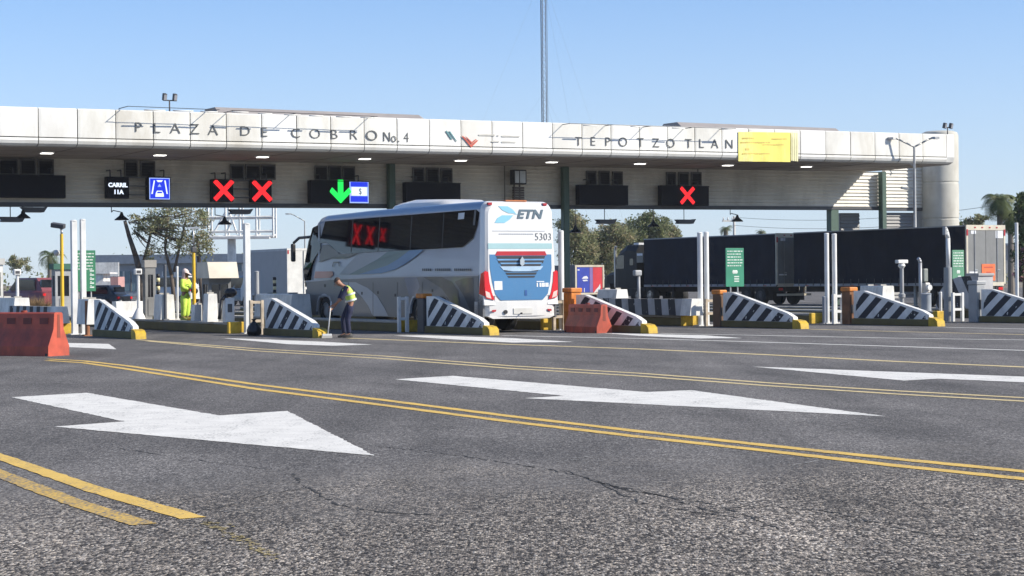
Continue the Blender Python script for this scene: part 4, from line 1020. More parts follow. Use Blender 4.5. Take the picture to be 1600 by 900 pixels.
rearp([(-.72, 3.46), (-.40, 3.46), (-.22, 3.36), (-.12, 3.25), (-.38, 3.26), (-.58, 3.34)], tb, 'logo_wing', 1)
rearp([(-.86, 2.98), (-.52, 2.98), (-.34, 3.08), (-.22, 3.20), (-.60, 3.20), (-.76, 3.12)], tb, 'logo_wing', 1)
rearp([(-.22, 3.215), (.08, 3.25), (-.14, 3.24)], tb, 'logo_wing', 1)
t_ = text_part('lettering', 'ETN', .35, tdk, bus, (-.10, ry(3.28) - .012, 3.28), (PI / 2 - .035, 0, 0), .006, 1.22, 'LEFT', .25, .012, 1.05)
text_part('lettering', '5303', .30, M('fleet_number_grey', (.17, .18, .19), .5), bus, (.48, ry(2.65) - .010, 2.65), (PI / 2 - .035, 0, 0), .004, .92, 'LEFT', 0, -.004, 1.05)
# ------------------------------------------------------------------ black trailers and tractor
tarp = M('tarp_navy_black', (.010, .014, .027), .75, var=.3, vs=1.2, dirt=(.06, .06, .07), dscale=1.0, damt=.15, bump=.1, bs=4, spec=.15)
doorg = M('trailer_door_grey', (.20, .205, .205), .6, var=.12, dirt=(.12, .12, .12)); frw = M('trailer_frame_cream', (.62, .57, .46), .6, dirt=(.3, .25, .2))
chas = M('chassis_dark', (.025, .02, .02), .7)
UT, TWD = 64.3, 2.5
def trailer(label, v0, v1, group='black box trailers of the road train'):
    t = thing('box_trailer', label, 'trailer', UV(UT + TWD / 2, v0), TH, group)
    n = v1 - v0; h = TWD / 2; z0, z1 = 1.12, 3.93
    mb = MB(tarp)
    for s in (-1, 1):
        a, b = (s * h, s * (h - .05)); 
        k = int(n / .62); ys = [.12 + (n - .16) * i / k for i in range(k + 1)]
        R = []
        secs = [[Vector((a + s * .012 * math.sin(i * 2.1), y, z0 + .04)), Vector((a + s * .02 * math.sin(i * 1.3 + 1), y, (z0 + z1) / 2)), Vector((a, y, z1 - .06)), Vector((b, y, z1 - .06)), Vector((b, y, z0 + .04))] for i, y in enumerate(ys)]
        mb.loft(secs, smooth=False)
    mb.build('side_curtain', t)
    mb = MB(M('trailer_roof', (.35, .36, .36), .5)); mb.bb(-h, h, .0, n, z1 - .06, z1); mb.mt(chas); mb.bb(-h + .06, h - .06, n - .06, n, z0, z1 - .07); mb.build('roof', t)
    mb = MB(M('chassis_rail', (.30, .30, .31), .5)); mb.bb(-h, -h + .06, .06, n, z0 - .1, z0 + .037); mb.bb(h - .06, h, .06, n, z0 - .1, z0 + .037); mb.mt(chas); mb.bb(-h + .07, h - .07, .02, n, z0 - .08, z0 + .03); mb.bb(-.55, .55, .3, n - .2, .72, z0 - .09); mb.build('chassis', t)
    mb = MB(frw); mb.bb(-h - .005, -h + .10, -.03, .06, z0 - .02, z1 + .01); mb.bb(h - .10, h + .005, -.03, .06, z0 - .02, z1 + .01); mb.bb(-h + .103, h - .103, -.03, .06, z1 - .24, z1 + .01); mb.bb(-h + .103, h - .103, -.03, .06, z0 - .12, z0 + .06); mb.build('rear_frame', t)
    for s in (-1, 1):
        mb = MB(doorg); x0, x1 = (-h + .11, -.012) if s < 0 else (.012, h - .11); mb.bb(x0, x1, -.012, .03, z0 + .065, z1 - .245); o = mb.build('rear_door', t)
        mb = MB(steel); xx = (x0 + x1) / 2 + s * .15; mb.cyl((xx, -.035, z0 + .07), (xx, -.035, z1 - .26), .016, .016, 6); mb.bb(xx - .02, xx + .16, -.045, -.03, 1.75, 1.8); mb.build('lock_rod', o)
    for s in (-1, 1): mb = MB(bred); mb.bb(s * (h - .05) - .045, s * (h - .05) + .045, -.045, -.031, z1 - .5, z1 - .2); mb.build('marker_light', t)
    for s in (-.35, -.12, .12, .35): mb = MB(bred); mb.bb(s * 2 - .05, s * 2 + .05, -.045, -.031, z1 - .14, z1 - .08); mb.build('marker_light', t)
    for q in ((h - .62, h - .14, z1 - .62, z1 - .26), (-h + .3, -h + .62, z1 - .42, z1 - .26), (-h + .18, -h + .7, 1.62, 1.70)): mb = MB(wpl); mb.bb(q[0], q[1], -.022, -.013, q[2], q[3]); mb.build('door_sticker', t)
    mb = MB(frw); mb.bb(-h + .1, h - .1, .0, .1, .50, .62); mb.mt(chas); mb.bb(-h + .5, -h + .6, .02, .1, .62, z0 - .1); mb.bb(h - .6, h - .5, .02, .1, .62, z0 - .1); mb.build('underrun_bar', t)
    for s in (-1, 1):
        mb = MB(lens_r); mb.bb(s * .95 - .14, s * .95 + .14, -.012, -.003, .80, .94); mb.build('tail_light', t)
    for s in (-1, 1):
        mb = MB(M('tarp_strap', (.05, .052, .056), .7)); y = .5
        while y < n - .3: mb.bb(s * h, s * (h + .025), y - .02, y + .02, z0 - .06, z0 + .28); y += .62
        o = mb.build('tarp_straps', t)
        mb = MB(M('reflector_tape', (.5, .12, .08), .3)); y = .9
        while y < n - .5: mb.bb(s * h, s * (h + .008), y, y + .28, z0 - .075, z0 - .03); y += 1.86
        mb.build('reflector_tape', t)
    for wy in (1.5, 2.8):
        for s in (-1, 1): wheel(t, s * (h - .17), wy, .5, .3, s, rimmat=M('trailer_rim', (.07, .07, .07), .6))
    for s in (-1, 1):
        mb = MB(black); mb.bb(s * (h - .32), s * (h - .02), .72, .74, .25, 1.0); mb.build('mudflap', t)
    mb = MB(chas); mb.bb(-h + .1, -h + .25, n - 3.0, n - 2.85, .1, z0 - .09); mb.bb(h - .25, h - .1, n - 3.0, n - 2.85, .1, z0 - .09); mb.build('landing_leg', t)
    return t
tr1 = trailer('rear black curtain trailer with grey doors and an orange placard', vat(1510, UT), vat(1240, UT))
mb = MB(M('placard_orange', (.78, .17, .05), .5)); mb.bb(-.28, .58, -.030, -.014, 1.26, 2.06); pc = mb.build('placard', tr1)
mb = MB(M('placard_print', (.50, .08, .04), .5))
for z, a, b in ((1.90, -.16, .44), (1.66, .0, .30), (1.42, -.18, .46)): mb.bb(a, b, -.034, -.031, z - .025, z + .03)
mb.build('placard_print', pc)
trailer('forward black curtain trailer coupled ahead of the rear one, behind the truck cab', vat(1213, UT), vat(1006, UT))
v0 = vat(1001, UT)
tk = thing('tractor_truck', 'black tractor unit with chrome exhaust stack pulling the black trailers', 'truck', UV(UT + 1.25, v0), TH)
cabm = M('cab_black', (.010, .011, .014), .5, var=.2, spec=.2)
mb = MB(cabm)
mb.loft([[Vector((x, y, z)) for x, z in ((-w, .95), (w, .95), (w, zt_ - .35), (w - .2, zt_), (-w + .2, zt_), (-w, zt_ - .35))] for y, w, zt_ in ((.5, 1.2, 3.55), (1.7, 1.22, 3.60), (2.6, 1.2, 3.25), (3.0, 1.15, 2.6))], smooth=False); mb.build('cab', tk)
mb = MB(cabm); mb.loft([[Vector((x, y, z)) for x, z in ((-w, .6), (w, .6), (w, zt_ - .2), (w - .25, zt_), (-w + .25, zt_), (-w, zt_ - .2))] for y, w, zt_ in ((3.0, 1.0, 2.05), (4.3, .95, 1.9), (4.9, .8, 1.65))], smooth=False); mb.build('bonnet', tk)
for s in (-1, 1):
    mb = MB(glassd); mb.prism([(1.9, 2.15), (2.85, 2.15), (2.62, 2.95), (1.9, 2.98)], 'x', s * 1.225, s * 1.20); mb.build('side_window', tk)
    mb = MB(glassd); mb.bb(s * 1.222, s * 1.20, .85, 1.25, 2.35, 2.75); mb.build('sleeper_window', tk)
    mb = MB(steel); mb.cyl((s * 1.12, 3.05, 1.0), (s * 1.12, 3.05, 3.3), .08, .08, 12); mb.cyl((s * 1.12, 3.05, 3.3), (s * 1.12, 2.95, 3.55), .08, .08, 12); mb.build('exhaust_stack', tk)
    mb = MB(black); mb.prism([(3.3, .55), (4.7, .5), (4.75, 1.0), (4.3, 1.25), (3.6, 1.25)], 'x', s * 1.22, s * .95); mb.build('fender', tk)
    mb = MB(cabm); mb.bb(s * 1.15, s * .8, .3, 1.9, .45, .92); mb.build('fuel_tank', tk)
    for wy in (-1.0, .3): wheel(tk, s * 1.05, wy, .5, .4, s, rimmat=steel)
    wheel(tk, s * 1.05, 4.0, .5, .3, s, rimmat=steel)
    mb = MB(M('stack_box', (.22, .21, .18), .6)); mb.bb(s * 1.23, s * 1.1, -.25, .45, 2.5, 3.1); mb.mt(wpl); mb.bb(s * 1.236, s * 1.2, -.2, .4, 2.92, 3.06); mb.build('cab_side_panel', tk)
mb = MB(glassd); mb.prism([(-1.05, 2.15), (1.05, 2.15), (.95, 3.0), (-.95, 3.0)], 'y', 3.02, 3.0); mb.build('windscreen', tk)
mb = MB(chas); mb.bb(-.5, .5, -1.8, 4.8, .7, .94); mb.build('chassis', tk)
mb = MB(wpl); mb.bb(-1.0, 1.0, .55, 1.1, 3.60, 3.72); mb.build('roof_deflector', tk)
# ------------------------------------------------------------------ delivery truck with blue and red rear, grey trailer ahead of the coach
def box_truck(name, label, px, Y, w, n, z0, z1, body, side_m, rearparts, cab=True):
    p = P(px, 470, Y); u, v, _ = toUV(p)
    t = thing(name, label, 'truck', UV(u + w / 2, v), TH); h = w / 2
    mb = MB(side_m); mb.bb(-h, h, .02, n, z0, z1, bev=.03); mb.build('cargo_box', t)
    mb = MB(body); mb.bb(-h - .004, -h + .10, -.03, .019, z0, z1); mb.bb(h - .1, h + .004, -.03, .019, z0, z1); mb.bb(-h + .103, h - .103, -.03, .019, z1 - .12, z1); mb.bb(-h + .103, h - .103, -.03, .019, z0, z0 + .1); mb.build('rear_frame', t)
    rearparts(t, h, z0, z1)
    mb = MB(chas); mb.bb(-h * .6, h * .6, .2, n + 1.6, .45, z0 - .004); mb.build('chassis', t)
    for s in (-1, 1):
        wheel(t, s * (h - .15), 1.2, .42, .26, s); wheel(t, s * (h - .15), n + .9, .42, .26, s)
        mb = MB(lens_r); mb.bb(s * (h - .25) - .1, s * (h - .25) + .1, -.05, -.031, z0 + .01, z0 + .09); mb.build('tail_light', t)
    mb = MB(body); mb.loft([[Vector((x, y, z)) for x, z in ((-h * .9, .5), (h * .9, .5), (h * .9, zz), (-h * .9, zz))] for y, zz in ((n + .1, z1 * .88), (n + 1.0, z1 * .88), (n + 1.5, 1.5), (n + 1.8, 1.2))], smooth=False); o = mb.build('cab', t)
    mb = MB(glassd)
    for s in (-1, 1): mb.prism([(n + .4, 1.4), (n + 1.2, 1.4), (n + .95, z1 * .82), (n + .4, z1 * .82)], 'x', s * (h * .9 + .005), s * (h * .9 - .01))
    mb.build('window', o); return t
def rp1(t, h, z0, z1):
    for nm, mat, a, b in (('blue_panel', M('ad_blue', (.03, .06, .42), .5), -h + .14, -.02), ('purple_strip', M('ad_purple', (.22, .16, .42), .5), .0, .22), ('red_panel', M('ad_red', (.62, .04, .06), .5), .235, h - .12)):
        mb = MB(mat); mb.bb(a, b, -.012, .018, z0 + .12, z1 - .14); o = mb.build(nm, t)
        if nm == 'blue_panel':
            m2 = MB(wpl); m2.prism([(-.55, 1.55), (-.42, 1.68), (-.22, 1.72), (-.12, 1.62), (-.12, 1.55)], 'y', -.02, -.013); m2.prism([(-.52, 1.48), (-.2, 1.50), (-.12, 1.42), (-.42, 1.40)], 'y', -.02, -.013)
            m2.bb(-h + .16, -h + .3, -.02, -.013, 2.04, 2.1); m2.bb(-.4, -.36, -.02, -.013, .75, 1.0); m2.build('lettering', o)
        if nm == 'red_panel':
            m2 = MB(wpl); m2.prism([(.28, .72), (.42, .90), (.60, 1.06), (.72, 1.25), (.74, 1.0), (.62, .78)], 'y', -.02, -.013); m2.build('lettering', o)
side_g = M('truck_side_grey', (.17, .17, .175), .6, var=.35, vs=1.3, dirt=(.16, .05, .04), dscale=1.5, damt=.6)
box_truck('delivery_truck', 'small delivery truck with blue and red rear panels right of the bus', 899, 113, 2.0, 3.8, .62, 2.36, frw, side_g, rp1)
def rp2(t, h, z0, z1):
    for s in (-1, 1):
        mb = MB(white2); mb.bb(*(sorted((s * .008, s * (h - .105)))), -.01, .018, z0 + .105, z1 - .125); o = mb.build('rear_door', t)
        mb = MB(steel); mb.cyl((s * .25, -.03, z0 + .12), (s * .25, -.03, z1 - .14), .02, .02, 6); mb.bb(s * .25 - .02, s * .25 + .12, -.045, -.03, 1.5, 1.55); mb.build('lock_rod', o)
    mb = MB(bred); mb.bb(-h + .02, -h + .10, -.04, -.031, z1 - .3, z1 - .1); mb.build('marker_light', t)
    mb = MB(M('truck_side_rail', (.5, .5, .5), .5)); mb.bb(-h - .02, -h - .002, .1, 5.1, z0 + .02, z0 + .12); mb.bb(-h - .02, -h - .002, .1, 5.1, z1 - .14, z1 - .02); mb.build('side_rail', t)
box_truck('grey_truck', 'grey sided box truck with sunlit white rear beyond the bus front', 449, 102, 2.4, 5.2, .8, 3.32, white2, M('truck_side_plain', (.40, .39, .385), .6, var=.06), rp2)
# ------------------------------------------------------------------ people
def skin(name, pts, edges, mat, parent, sub=2, root=0, flat=False):
    me = bpy.data.meshes.new(name); me.from_pydata([p[0] for p in pts], edges, []); me.materials.append(mat)
    o = bpy.data.objects.new(name, me); COL.objects.link(o); o.parent = parent
    sk = o.modifiers.new('Skin', 'SKIN'); sk.use_smooth_shade = True; sk.branch_smoothing = .6
    for i, p in enumerate(pts):
        r = p[1]; r = (r, r) if isinstance(r, (int, float)) else r
        me.skin_vertices[0].data[i].radius = r; me.skin_vertices[0].data[i].use_root = (i == root)
    ss = o.modifiers.new('Sub', 'SUBSURF'); ss.levels = sub; ss.render_levels = sub
    dg = bpy.context.evaluated_depsgraph_get(); dg.update()
    m2 = bpy.data.meshes.new_from_object(o.evaluated_get(dg)); m2.materials.clear(); m2.materials.append(mat)
    o.modifiers.clear(); o.data = m2
    for f in m2.polygons: f.use_smooth = True
    return o
def person(label, loc, rz, J, cols, opts):
    """J: joints in local metres (x right, y the way the person faces, z up)."""
    t = thing('person', label, 'person', loc, rz)
    sk_m, shirt_m, trou_m, boot_m, vest_m, head_m = cols
    V = lambda k: Vector(J[k])
    pts = [(V('pelvis'), (.13, .11)), (V('spine'), (.125, .10)), (V('chest'), (.14, .105)), (V('neck'), .055), (V('head'), (.083, .098)), (V('crown'), (.062, .075))]
    ed = [(0, 1), (1, 2), (2, 3), (3, 4), (4, 5)]
    for s in ('L', 'R'):
        b = len(pts)
        pts += [(V('sh' + s), .062), (V('el' + s), .045), (V('wr' + s), .031), (V('ha' + s), (.038, .022))]
        ed += [(2, b), (b, b + 1), (b + 1, b + 2), (b + 2, b + 3)]
        d = (V('ha' + s) - V('wr' + s)).normalized(); sd = Vector((1 if s == 'R' else -1, 0, 0)); dn = V('curl' + s).normalized()
        lat = d.cross(dn).normalized()
        for q, ln in ((-.028, .05), (-.010, .058), (.009, .054), (.027, .043)):
            k = len(pts); p0 = V('ha' + s) + lat * q + d * .03
            pts += [(p0, .0095), (p0 + d * ln * .55 + dn * .012, .0088), (p0 + d * ln * .7 + dn * (.02 + ln * .5), .0075)]; ed += [(b + 3, k), (k, k + 1), (k + 1, k + 2)]
        k = len(pts); p0 = V('wr' + s).lerp(V('ha' + s), .5) - lat * .036 + dn * .012
        pts += [(p0, .011), (p0 + d * .03 + dn * .028, .009)]; ed += [(b + 2, k), (k, k + 1)]
        b = len(pts)
        pts += [(V('hip' + s), .085), (V('kn' + s), .058), (V('an' + s), .042), (V('to' + s), (.04, .03))]
        ed += [(0, b), (b, b + 1), (b + 1, b + 2), (b + 2, b + 3)]
    skin('body', pts, ed, sk_m, t, 1)
    fwd = (V('face') - V('head')).normalized(); up = (V('crown') - V('head')).normalized(); rt = fwd.cross(up).normalized(); H0 = V('head')
    # face
    mb = MB(sk_m); mb.cyl(H0 + fwd * .085 - up * .012, H0 + fwd * .118 - up * .03, .010, .017, 8)
    for s in (-1, 1): mb.sph(H0 + rt * s * .088 - up * .01, (.014, .022, .032), 8, 6)
    mb.build('face_features', t)
    mb = MB(M('eye_dark', (.03, .02, .015), .3)); 
    for s in (-1, 1): mb.sph(H0 + rt * s * .032 + fwd * .090 + up * .012, .011, 8, 6)
    mb.build('eyes', t)
    mb = MB(M('lip', (.25, .10, .08), .5)); mb.cyl(H0 + fwd * .088 - up * .058 - rt * .025, H0 + fwd * .088 - up * .058 + rt * .025, .008, .008, 6); mb.build('mouth', t)
    # clothes
    bk = opts.get('bulk', 1.0)
    E2 = lambda a, b, f: V(a).lerp(V(b), f)
    p = [(V('pelvis'), (.158 * bk, .132 * bk)), (V('spine'), (.156 * bk, .13 * bk)), (V('chest'), (.168 * bk, .13 * bk)), (E2('chest', 'neck', .72), .075)]; e = [(0, 1), (1, 2), (2, 3)]
    for s in ('L', 'R'):
        b = len(p); end = opts.get('sleeve', .95)
        p += [(V('sh' + s), .083 * bk), (V('el' + s), .066 * bk)]; e += [(2, b), (b, b + 1)]
        if end > 0: p.append((E2('el' + s, 'wr' + s, end), .054)); e.append((b + 1, b + 2))
    skin('shirt', p, e, shirt_m, t, 2)
    p = [(V('pelvis'), (.150, .125)), (E2('pelvis', 'spine', .5), (.12, .10))]; e = [(0, 1)]
    for s in ('L', 'R'):
        b = len(p); lw = opts.get('leg', 1.0)
        p += [(V('hip' + s), .112 * lw), (E2('hip' + s, 'kn' + s, .55), .098 * lw), (V('kn' + s), .080 * lw), (E2('kn' + s, 'an' + s, .5), .074 * lw), (E2('kn' + s, 'an' + s, .97), .068 * lw)]
        e += [(0, b)] + [(b + k, b + k + 1) for k in range(4)]
    skin('trousers', p, e, trou_m, t, 2)
    for s in ('L', 'R'):
        a, q = V('an' + s), V('to' + s)
        d = (q - a); d.z = 0; d.normalize()
        mb = MB(boot_m); w = .048; pd = Vector((-d.y, d.x, 0))
        secs = []
        for t_, ww, hh in ((-.09, .03, .08), (-.07, .042, .12), (0, .048, .12), (.06, .05, .085), (.13, .052, .065), (.18, .03, .045)):
            c = a + d * t_; c.z = J['to' + s][2] - .03
            secs.append([c + pd * ww, c + pd * ww + Vector((0, 0, hh * .6)), c + pd * ww * .5 + Vector((0, 0, hh)), c - pd * ww * .5 + Vector((0, 0, hh)), c - pd * ww + Vector((0, 0, hh * .6)), c - pd * ww])
        mb.loft(secs); mb.build('boot', t)
    if vest_m:
        p = [(E2('pelvis', 'spine', .15), (.175, .15)), (V('spine'), (.172, .147)), (V('chest'), (.186, .150)), (E2('chest', 'neck', .55), (.10, .09))]
        vst = skin('safety_vest', p, [(0, 1), (1, 2), (2, 3)], vest_m, t, 2)
        ax = (V('chest') - V('pelvis')).normalized()
        for f in opts.get('bands', ()):
            c = E2('pelvis', 'spine', f) if f <= 1 else E2('spine', 'chest', f - 1)
            sx = Vector((1, 0, 0)); fy = sx.cross(ax)
            mb = MB(opts['bandmat']); ring = []
            for h_ in (-.025, .025): ring.append([c + ax * h_ + sx * math.cos(a) * .187 + fy * math.sin(a) * .162 for a in [2 * PI * k / 20 for k in range(20)]])
            mb.loft(ring, cap=False); mb.build('reflective_band', vst)
    # head cover / hair
    mb = MB(head_m); n = 14
    if opts.get('hair') == 'stubble':
        secs = []
        for ph in (.10, .6, 1.0, 1.35): secs.append([H0 + up * .018 + (rt * math.cos(a) * .094 * math.sin(ph) + fwd * (math.sin(a) * .103 * math.sin(ph) - .010) + up * .118 * math.cos(ph)) for a in [2 * PI * k / n for k in range(n)]])
        mb.loft(secs); mb.build('hair', t)
    else:
        secs = []
        for ph, k_ in ((.08, 1), (.5, 1), (.95, 1), (1.4, 1.02), (1.62, 1.02)): secs.append([H0 + up * .03 + (rt * math.cos(a) * .106 * math.sin(ph) * k_ + fwd * math.sin(a) * .115 * math.sin(ph) * k_ + up * .115 * math.cos(ph)) for a in [2 * PI * k / n for k in range(n)]])
        mb.loft(secs)
        mb.loft([[H0 + up * .025 + rt * .08 + fwd * .08, H0 + up * .025 - rt * .08 + fwd * .08, H0 + up * .037 - rt * .08 + fwd * .08, H0 + up * .037 + rt * .08 + fwd * .08], [H0 + up * .0 + rt * .06 + fwd * .19, H0 + up * .0 - rt * .06 + fwd * .19, H0 + up * .012 - rt * .06 + fwd * .19, H0 + up * .012 + rt * .06 + fwd * .19]], smooth=False)
        c = mb.build('cap', t)
        if opts.get('hood'):
            mb = MB(opts['hood']); secs = []
            for h_, r_ in ((.02, .108), (-.05, .112), (-.12, .115), (-.19, .14)): secs.append([H0 + up * h_ - fwd * .012 + rt * math.cos(a) * r_ + fwd * math.sin(a) * r_ * 1.0 for a in [PI * .86 + (PI * 1.28) * k / 12 for k in range(13)]])
            mb.loft(secs, cap=False, closed=False); mb.build('neck_cloth', t)
    return t
skinm = M('skin_brown', (.32, .155, .095), .6, var=.1); navy = M('overall_navy', (.014, .018, .052), .85, var=.35, vs=7, bump=.2, bs=20)
vesty = M('vest_yellow_green', (.50, .68, .12), .75, var=.2, vs=5); band = M('reflective_silver', (.62, .64, .62), .4); boot = M('boot_black', (.02, .018, .016), .6)
fA = G(541, 527.5)
sw = person('worker in navy overalls and yellow vest bending forward to push a white broom', fA, PI / 2 + .25, dict(
    pelvis=(0, -.13, .90), spine=(0, -.14, 1.10), chest=(0, -.02, 1.30), neck=(0, .12, 1.42), head=(0, .22, 1.49), crown=(0, .265, 1.58), face=(0, .305, 1.43),
    shL=(-.19, .01, 1.32), elL=(-.25, .16, 1.05), wrL=(-.10, .33, .90), haL=(-.045, .395, .865), curlL=(.3, .4, -1),
    shR=(.19, .01, 1.32), elR=(.24, .14, 1.04), wrR=(.11, .32, .80), haR=(.05, .39, .765), curlR=(-.3, .4, -1),
    hipL=(-.095, -.12, .88), knL=(-.11, -.02, .48), anL=(-.12, -.06, .09), toL=(-.13, .08, .03),
    hipR=(.095, -.12, .88), knR=(.12, .06, .49), anR=(.12, .03, .09), toR=(.13, .17, .03)), (skinm, navy, navy, boot, vesty, M('hair_dark', (.05, .03, .022), .8)),
    dict(sleeve=.02, hair='stubble', bands=(.55, 1.35), bandmat=band))
br = thing('push_broom', 'white push broom in the hands of the bending worker', 'broom', fA, PI / 2 + .25)
mb = MB(white2); mb.cyl((0, .40, .98), (-.02, .50, .10), .016, .016, 8); mb.build('handle', br)
mb = MB(white2); mb.bb(-.06, .02, .40, .66, .05, .11, bev=.01); mb.build('head', br)
mb = MB(M('bristle_pale', (.55, .53, .48), .9)); mb.bb(-.07, .03, .39, .67, 0, .049); mb.build('bristles', br)
hv = M('hivis_suit', (.56, .76, .10), .75, var=.25, vs=6, bump=.2, bs=15); cloth = M('neck_cloth_pink', (.62, .42, .38), .85)
loc = at(2, 289, .1, .335)
gw = person('worker in full bright yellow green suit and cloth hood standing on the kerbed island', loc, -PI / 2 - .35, dict(
    pelvis=(0, 0, .84), spine=(0, .0, 1.03), chest=(0, .0, 1.22), neck=(0, .01, 1.38), head=(0, .03, 1.50), crown=(0, .03, 1.60), face=(0, .13, 1.47),
    shL=(-.18, .0, 1.27), elL=(-.25, .05, 1.04), wrL=(-.12, .24, 1.03), haL=(-.06, .29, 1.04), curlL=(.6, .3, -.5),
    shR=(.18, .0, 1.27), elR=(.25, .04, 1.03), wrR=(.14, .23, .99), haR=(.08, .285, 1.0), curlR=(-.6, .3, -.5),
    hipL=(-.10, 0, .82), knL=(-.125, .02, .45), anL=(-.13, -.02, .08), toL=(-.14, .11, .03),
    hipR=(.10, 0, .82), knR=(.125, .03, .45), anR=(.14, 0, .08), toR=(.15, .13, .03)), (skinm, hv, hv, M('boot_yellowish', (.25, .28, .06), .7), None, M('cap_pink_white', (.70, .56, .52), .8)),
    dict(sleeve=.95, hood=cloth, leg=1.3, bulk=1.22))
bg = thing('tool_bag', 'white and black bag held by the green suited worker', 'bag', loc, -PI / 2 - .35)
mb = MB(M('bag_white', (.62, .64, .64), .7)); mb.sph((.0, .33, 1.07), (.15, .085, .15), 12, 8); mb.build('pouch', bg)
mb = MB(black); mb.sph((.0, .34, .93), (.17, .10, .10), 12, 8); mb.build('base', bg)
mb = MB(black); mb.tube([(-.1, .33, 1.18), (-.06, .33, 1.27), (.06, .33, 1.27), (.1, .33, 1.18)], .012, 6); mb.build('handle', bg)
rb = thing('rubbish_bag', 'black rubbish bag slumped at the foot of the white post left of the second wedge', 'bag', at(2, 396, -.55, 0), TH)
mb = MB(M('bin_liner', (.012, .012, .014), .3, bump=.8, bs=9)); 
mb.lathe((0, 0, 0), [(.15, 0), (.20, .06), (.21, .16), (.16, .28), (.09, .36), (.05, .40)], n=14); mb.build('sack', rb)
mb = MB(M('bin_liner', (0, 0, 0))); mb.lathe((0, 0, 0), [(.05, .401), (.035, .42), (.08, .47), (.05, .48)], n=10); mb.build('knot', rb)
# ------------------------------------------------------------------ island equipment
def cam_pole(label, loc, h, side=-1):
    t = thing('camera_pole', label, 'pole', loc, TH, 'yellow poles on the islands')
    mb = MB(yellowp); mb.cyl((0, 0, .03), (0, 0, h), .06, .05, 12); mb.build('pole', t)
    mb = MB(yellow); mb.lathe((0, 0, 0), [(.24, 0), (.24, .05), (.12, .12), (.09, .2)], n=14); mb.build('foot', t)
    return t
t = cam_pole('yellow pole with a dark camera on top at the left edge area', at(1, 97, .1, .335), 2.72)
mb = MB(steel); mb.tube([(0, 0, 2.72), (0, 0, 2.86), (-.06, 0, 2.95)], .035, 8); mb.build('arm', t)
mb = MB(dkgrey); mb.box(-.12, -.05, 2.98, .2, .42, .14, Matrix.Rotation(.25, 3, 'X') @ Matrix.Rotation(.9, 3, 'Z'), bev=.02); mb.build('camera', t)
mb = MB(M('camera_eye', (.6, .6, .6), .2)); mb.sph((-.10, .2, 2.15), .10, 10, 7); mb.build('sensor', t)
t = cam_pole('yellow pole with thin mast beside the green suited worker', at(2, 303, .15, .335), 2.15)
mb = MB(dkgrey); mb.bb(-.08, .08, -.08, .08, 2.15, 2.32, bev=.02); mb.build('junction_box', t)
mb = MB(steel); mb.cyl((0, 0, 2.32), (0, 0, 2.95), .03, .025, 8); mb.bb(-.2, .2, -.03, .03, 2.90, 2.95); mb.build('mast', t)
def reader(label, loc, h, mat=white2):
    t = thing('reader_post', label, 'post', loc, TH, 'slim white reader posts')
    mb = MB(mat); mb.cyl((0, 0, .1), (0, 0, h), .055, .05, 10); mb.lathe((0, 0, 0), [(.24, 0), (.20, .10), (.08, .32), (.055, .36)], n=12); mb.build('post', t)
    mb = MB(mat); mb.bb(-.13, .11, -.10, .10, h, h + .2, bev=.03); mb.build('head', t)
    mb = MB(dkgrey); mb.bb(-.08, .06, -.108, -.103, h + .05, h + .14); mb.build('lens', t); return t
reader('slim white reader post at the far left behind the barrier', at(1, 27, .2, .335), 1.5)
reader('slim white reader post between the leftmost wedge and the grey booth', at(2, 216, -.2, .335), 1.48)
def marker(label, loc, h):
    t = thing('marker_post', label, 'post', loc, TH, 'yellow and black banded posts')
    n = 11
    mb = MB(yellow)
    for k in range(n):
        mb.mt(M('band_cream', (.72, .62, .35), .6) if k % 2 else black); z = h * k / n; mb.cyl((0, 0, z), (0, 0, h * (k + .985) / n), .06, .06, 10)
    mb.build('post', t); mb = MB(yellow); mb.bb(-.16, .16, -.16, .16, 0, .1, bev=.02); mb.build('foot', t); return t
marker('banded yellow and black post right of the grey booth', at(2, 247, .0, .335), 1.5)
marker('banded yellow and black post rising behind the wedge near the grey truck', at(3, 429, .1, .5), 1.2)
# toll booths
def booth(label, loc, w, d, h, wallm, roofm_, eave=.15, win=(.95, .8), roof_h=.22, slant=0):
    t = thing('toll_booth', label, 'toll booth', loc, TH, 'toll booths on the islands'); a, b = w / 2, d / 2
    mb = MB(wallm); z0, z1 = h * .42, h * .86
    mb.bb(-a, a, -b, b, 0, z0)
    for sx in (-1, 1):
        for sy in (-1, 1): mb.bb(sx * a, sx * (a - .09), sy * b, sy * (b - .09), z0, z1)
    mb.bb(-a, a, -b, b, z1, h); mb.build('wall', t)
    mb = MB(glassd); mb.bb(-a + .03, a - .03, -b + .03, -b + .04, z0 + .002, z1 - .002); mb.bb(-a + .03, -a + .04, -b + .05, b - .05, z0 + .002, z1 - .002); mb.bb(a - .04, a - .03, -b + .05, b - .05, z0 + .002, z1 - .002); mb.build('window', t)
    mb = MB(dkgrey); mb.bb(-a + .02, -a + .06, -.03, .03, z0, z1); mb.bb(-.02, .02, -b + .02, -b + .06, z0, z1); mb.build('window_frame', t)
    mb = MB(roofm_); mb.prism([(-b - eave - slant, h + .002), (b + eave, h + .002), (b + eave, h + roof_h), (-b - eave - slant * .3, h + roof_h)], 'x', -a - eave, a + eave); mb.build('roof', t)
    mb = MB(wallm); mb.bb(-a * .5, a * .5, -b - .02, -b - .003, .1, z0 - .08); mb.build('access_panel', t); return t
booth('white toll booth with blue grey window at the left picture edge', at(1, -30, .3, .335), 1.3, 1.1, 1.9, white, M('booth_roof', (.5, .49, .46), .6), .06)
booth('grey toll booth with green roof edge behind the yellow pole', at(2, 96, .1, .335), .62, .5, 1.75, M('booth_grey', (.36, .37, .38), .6), M('roof_green', (.04, .13, .09), .6), .08)
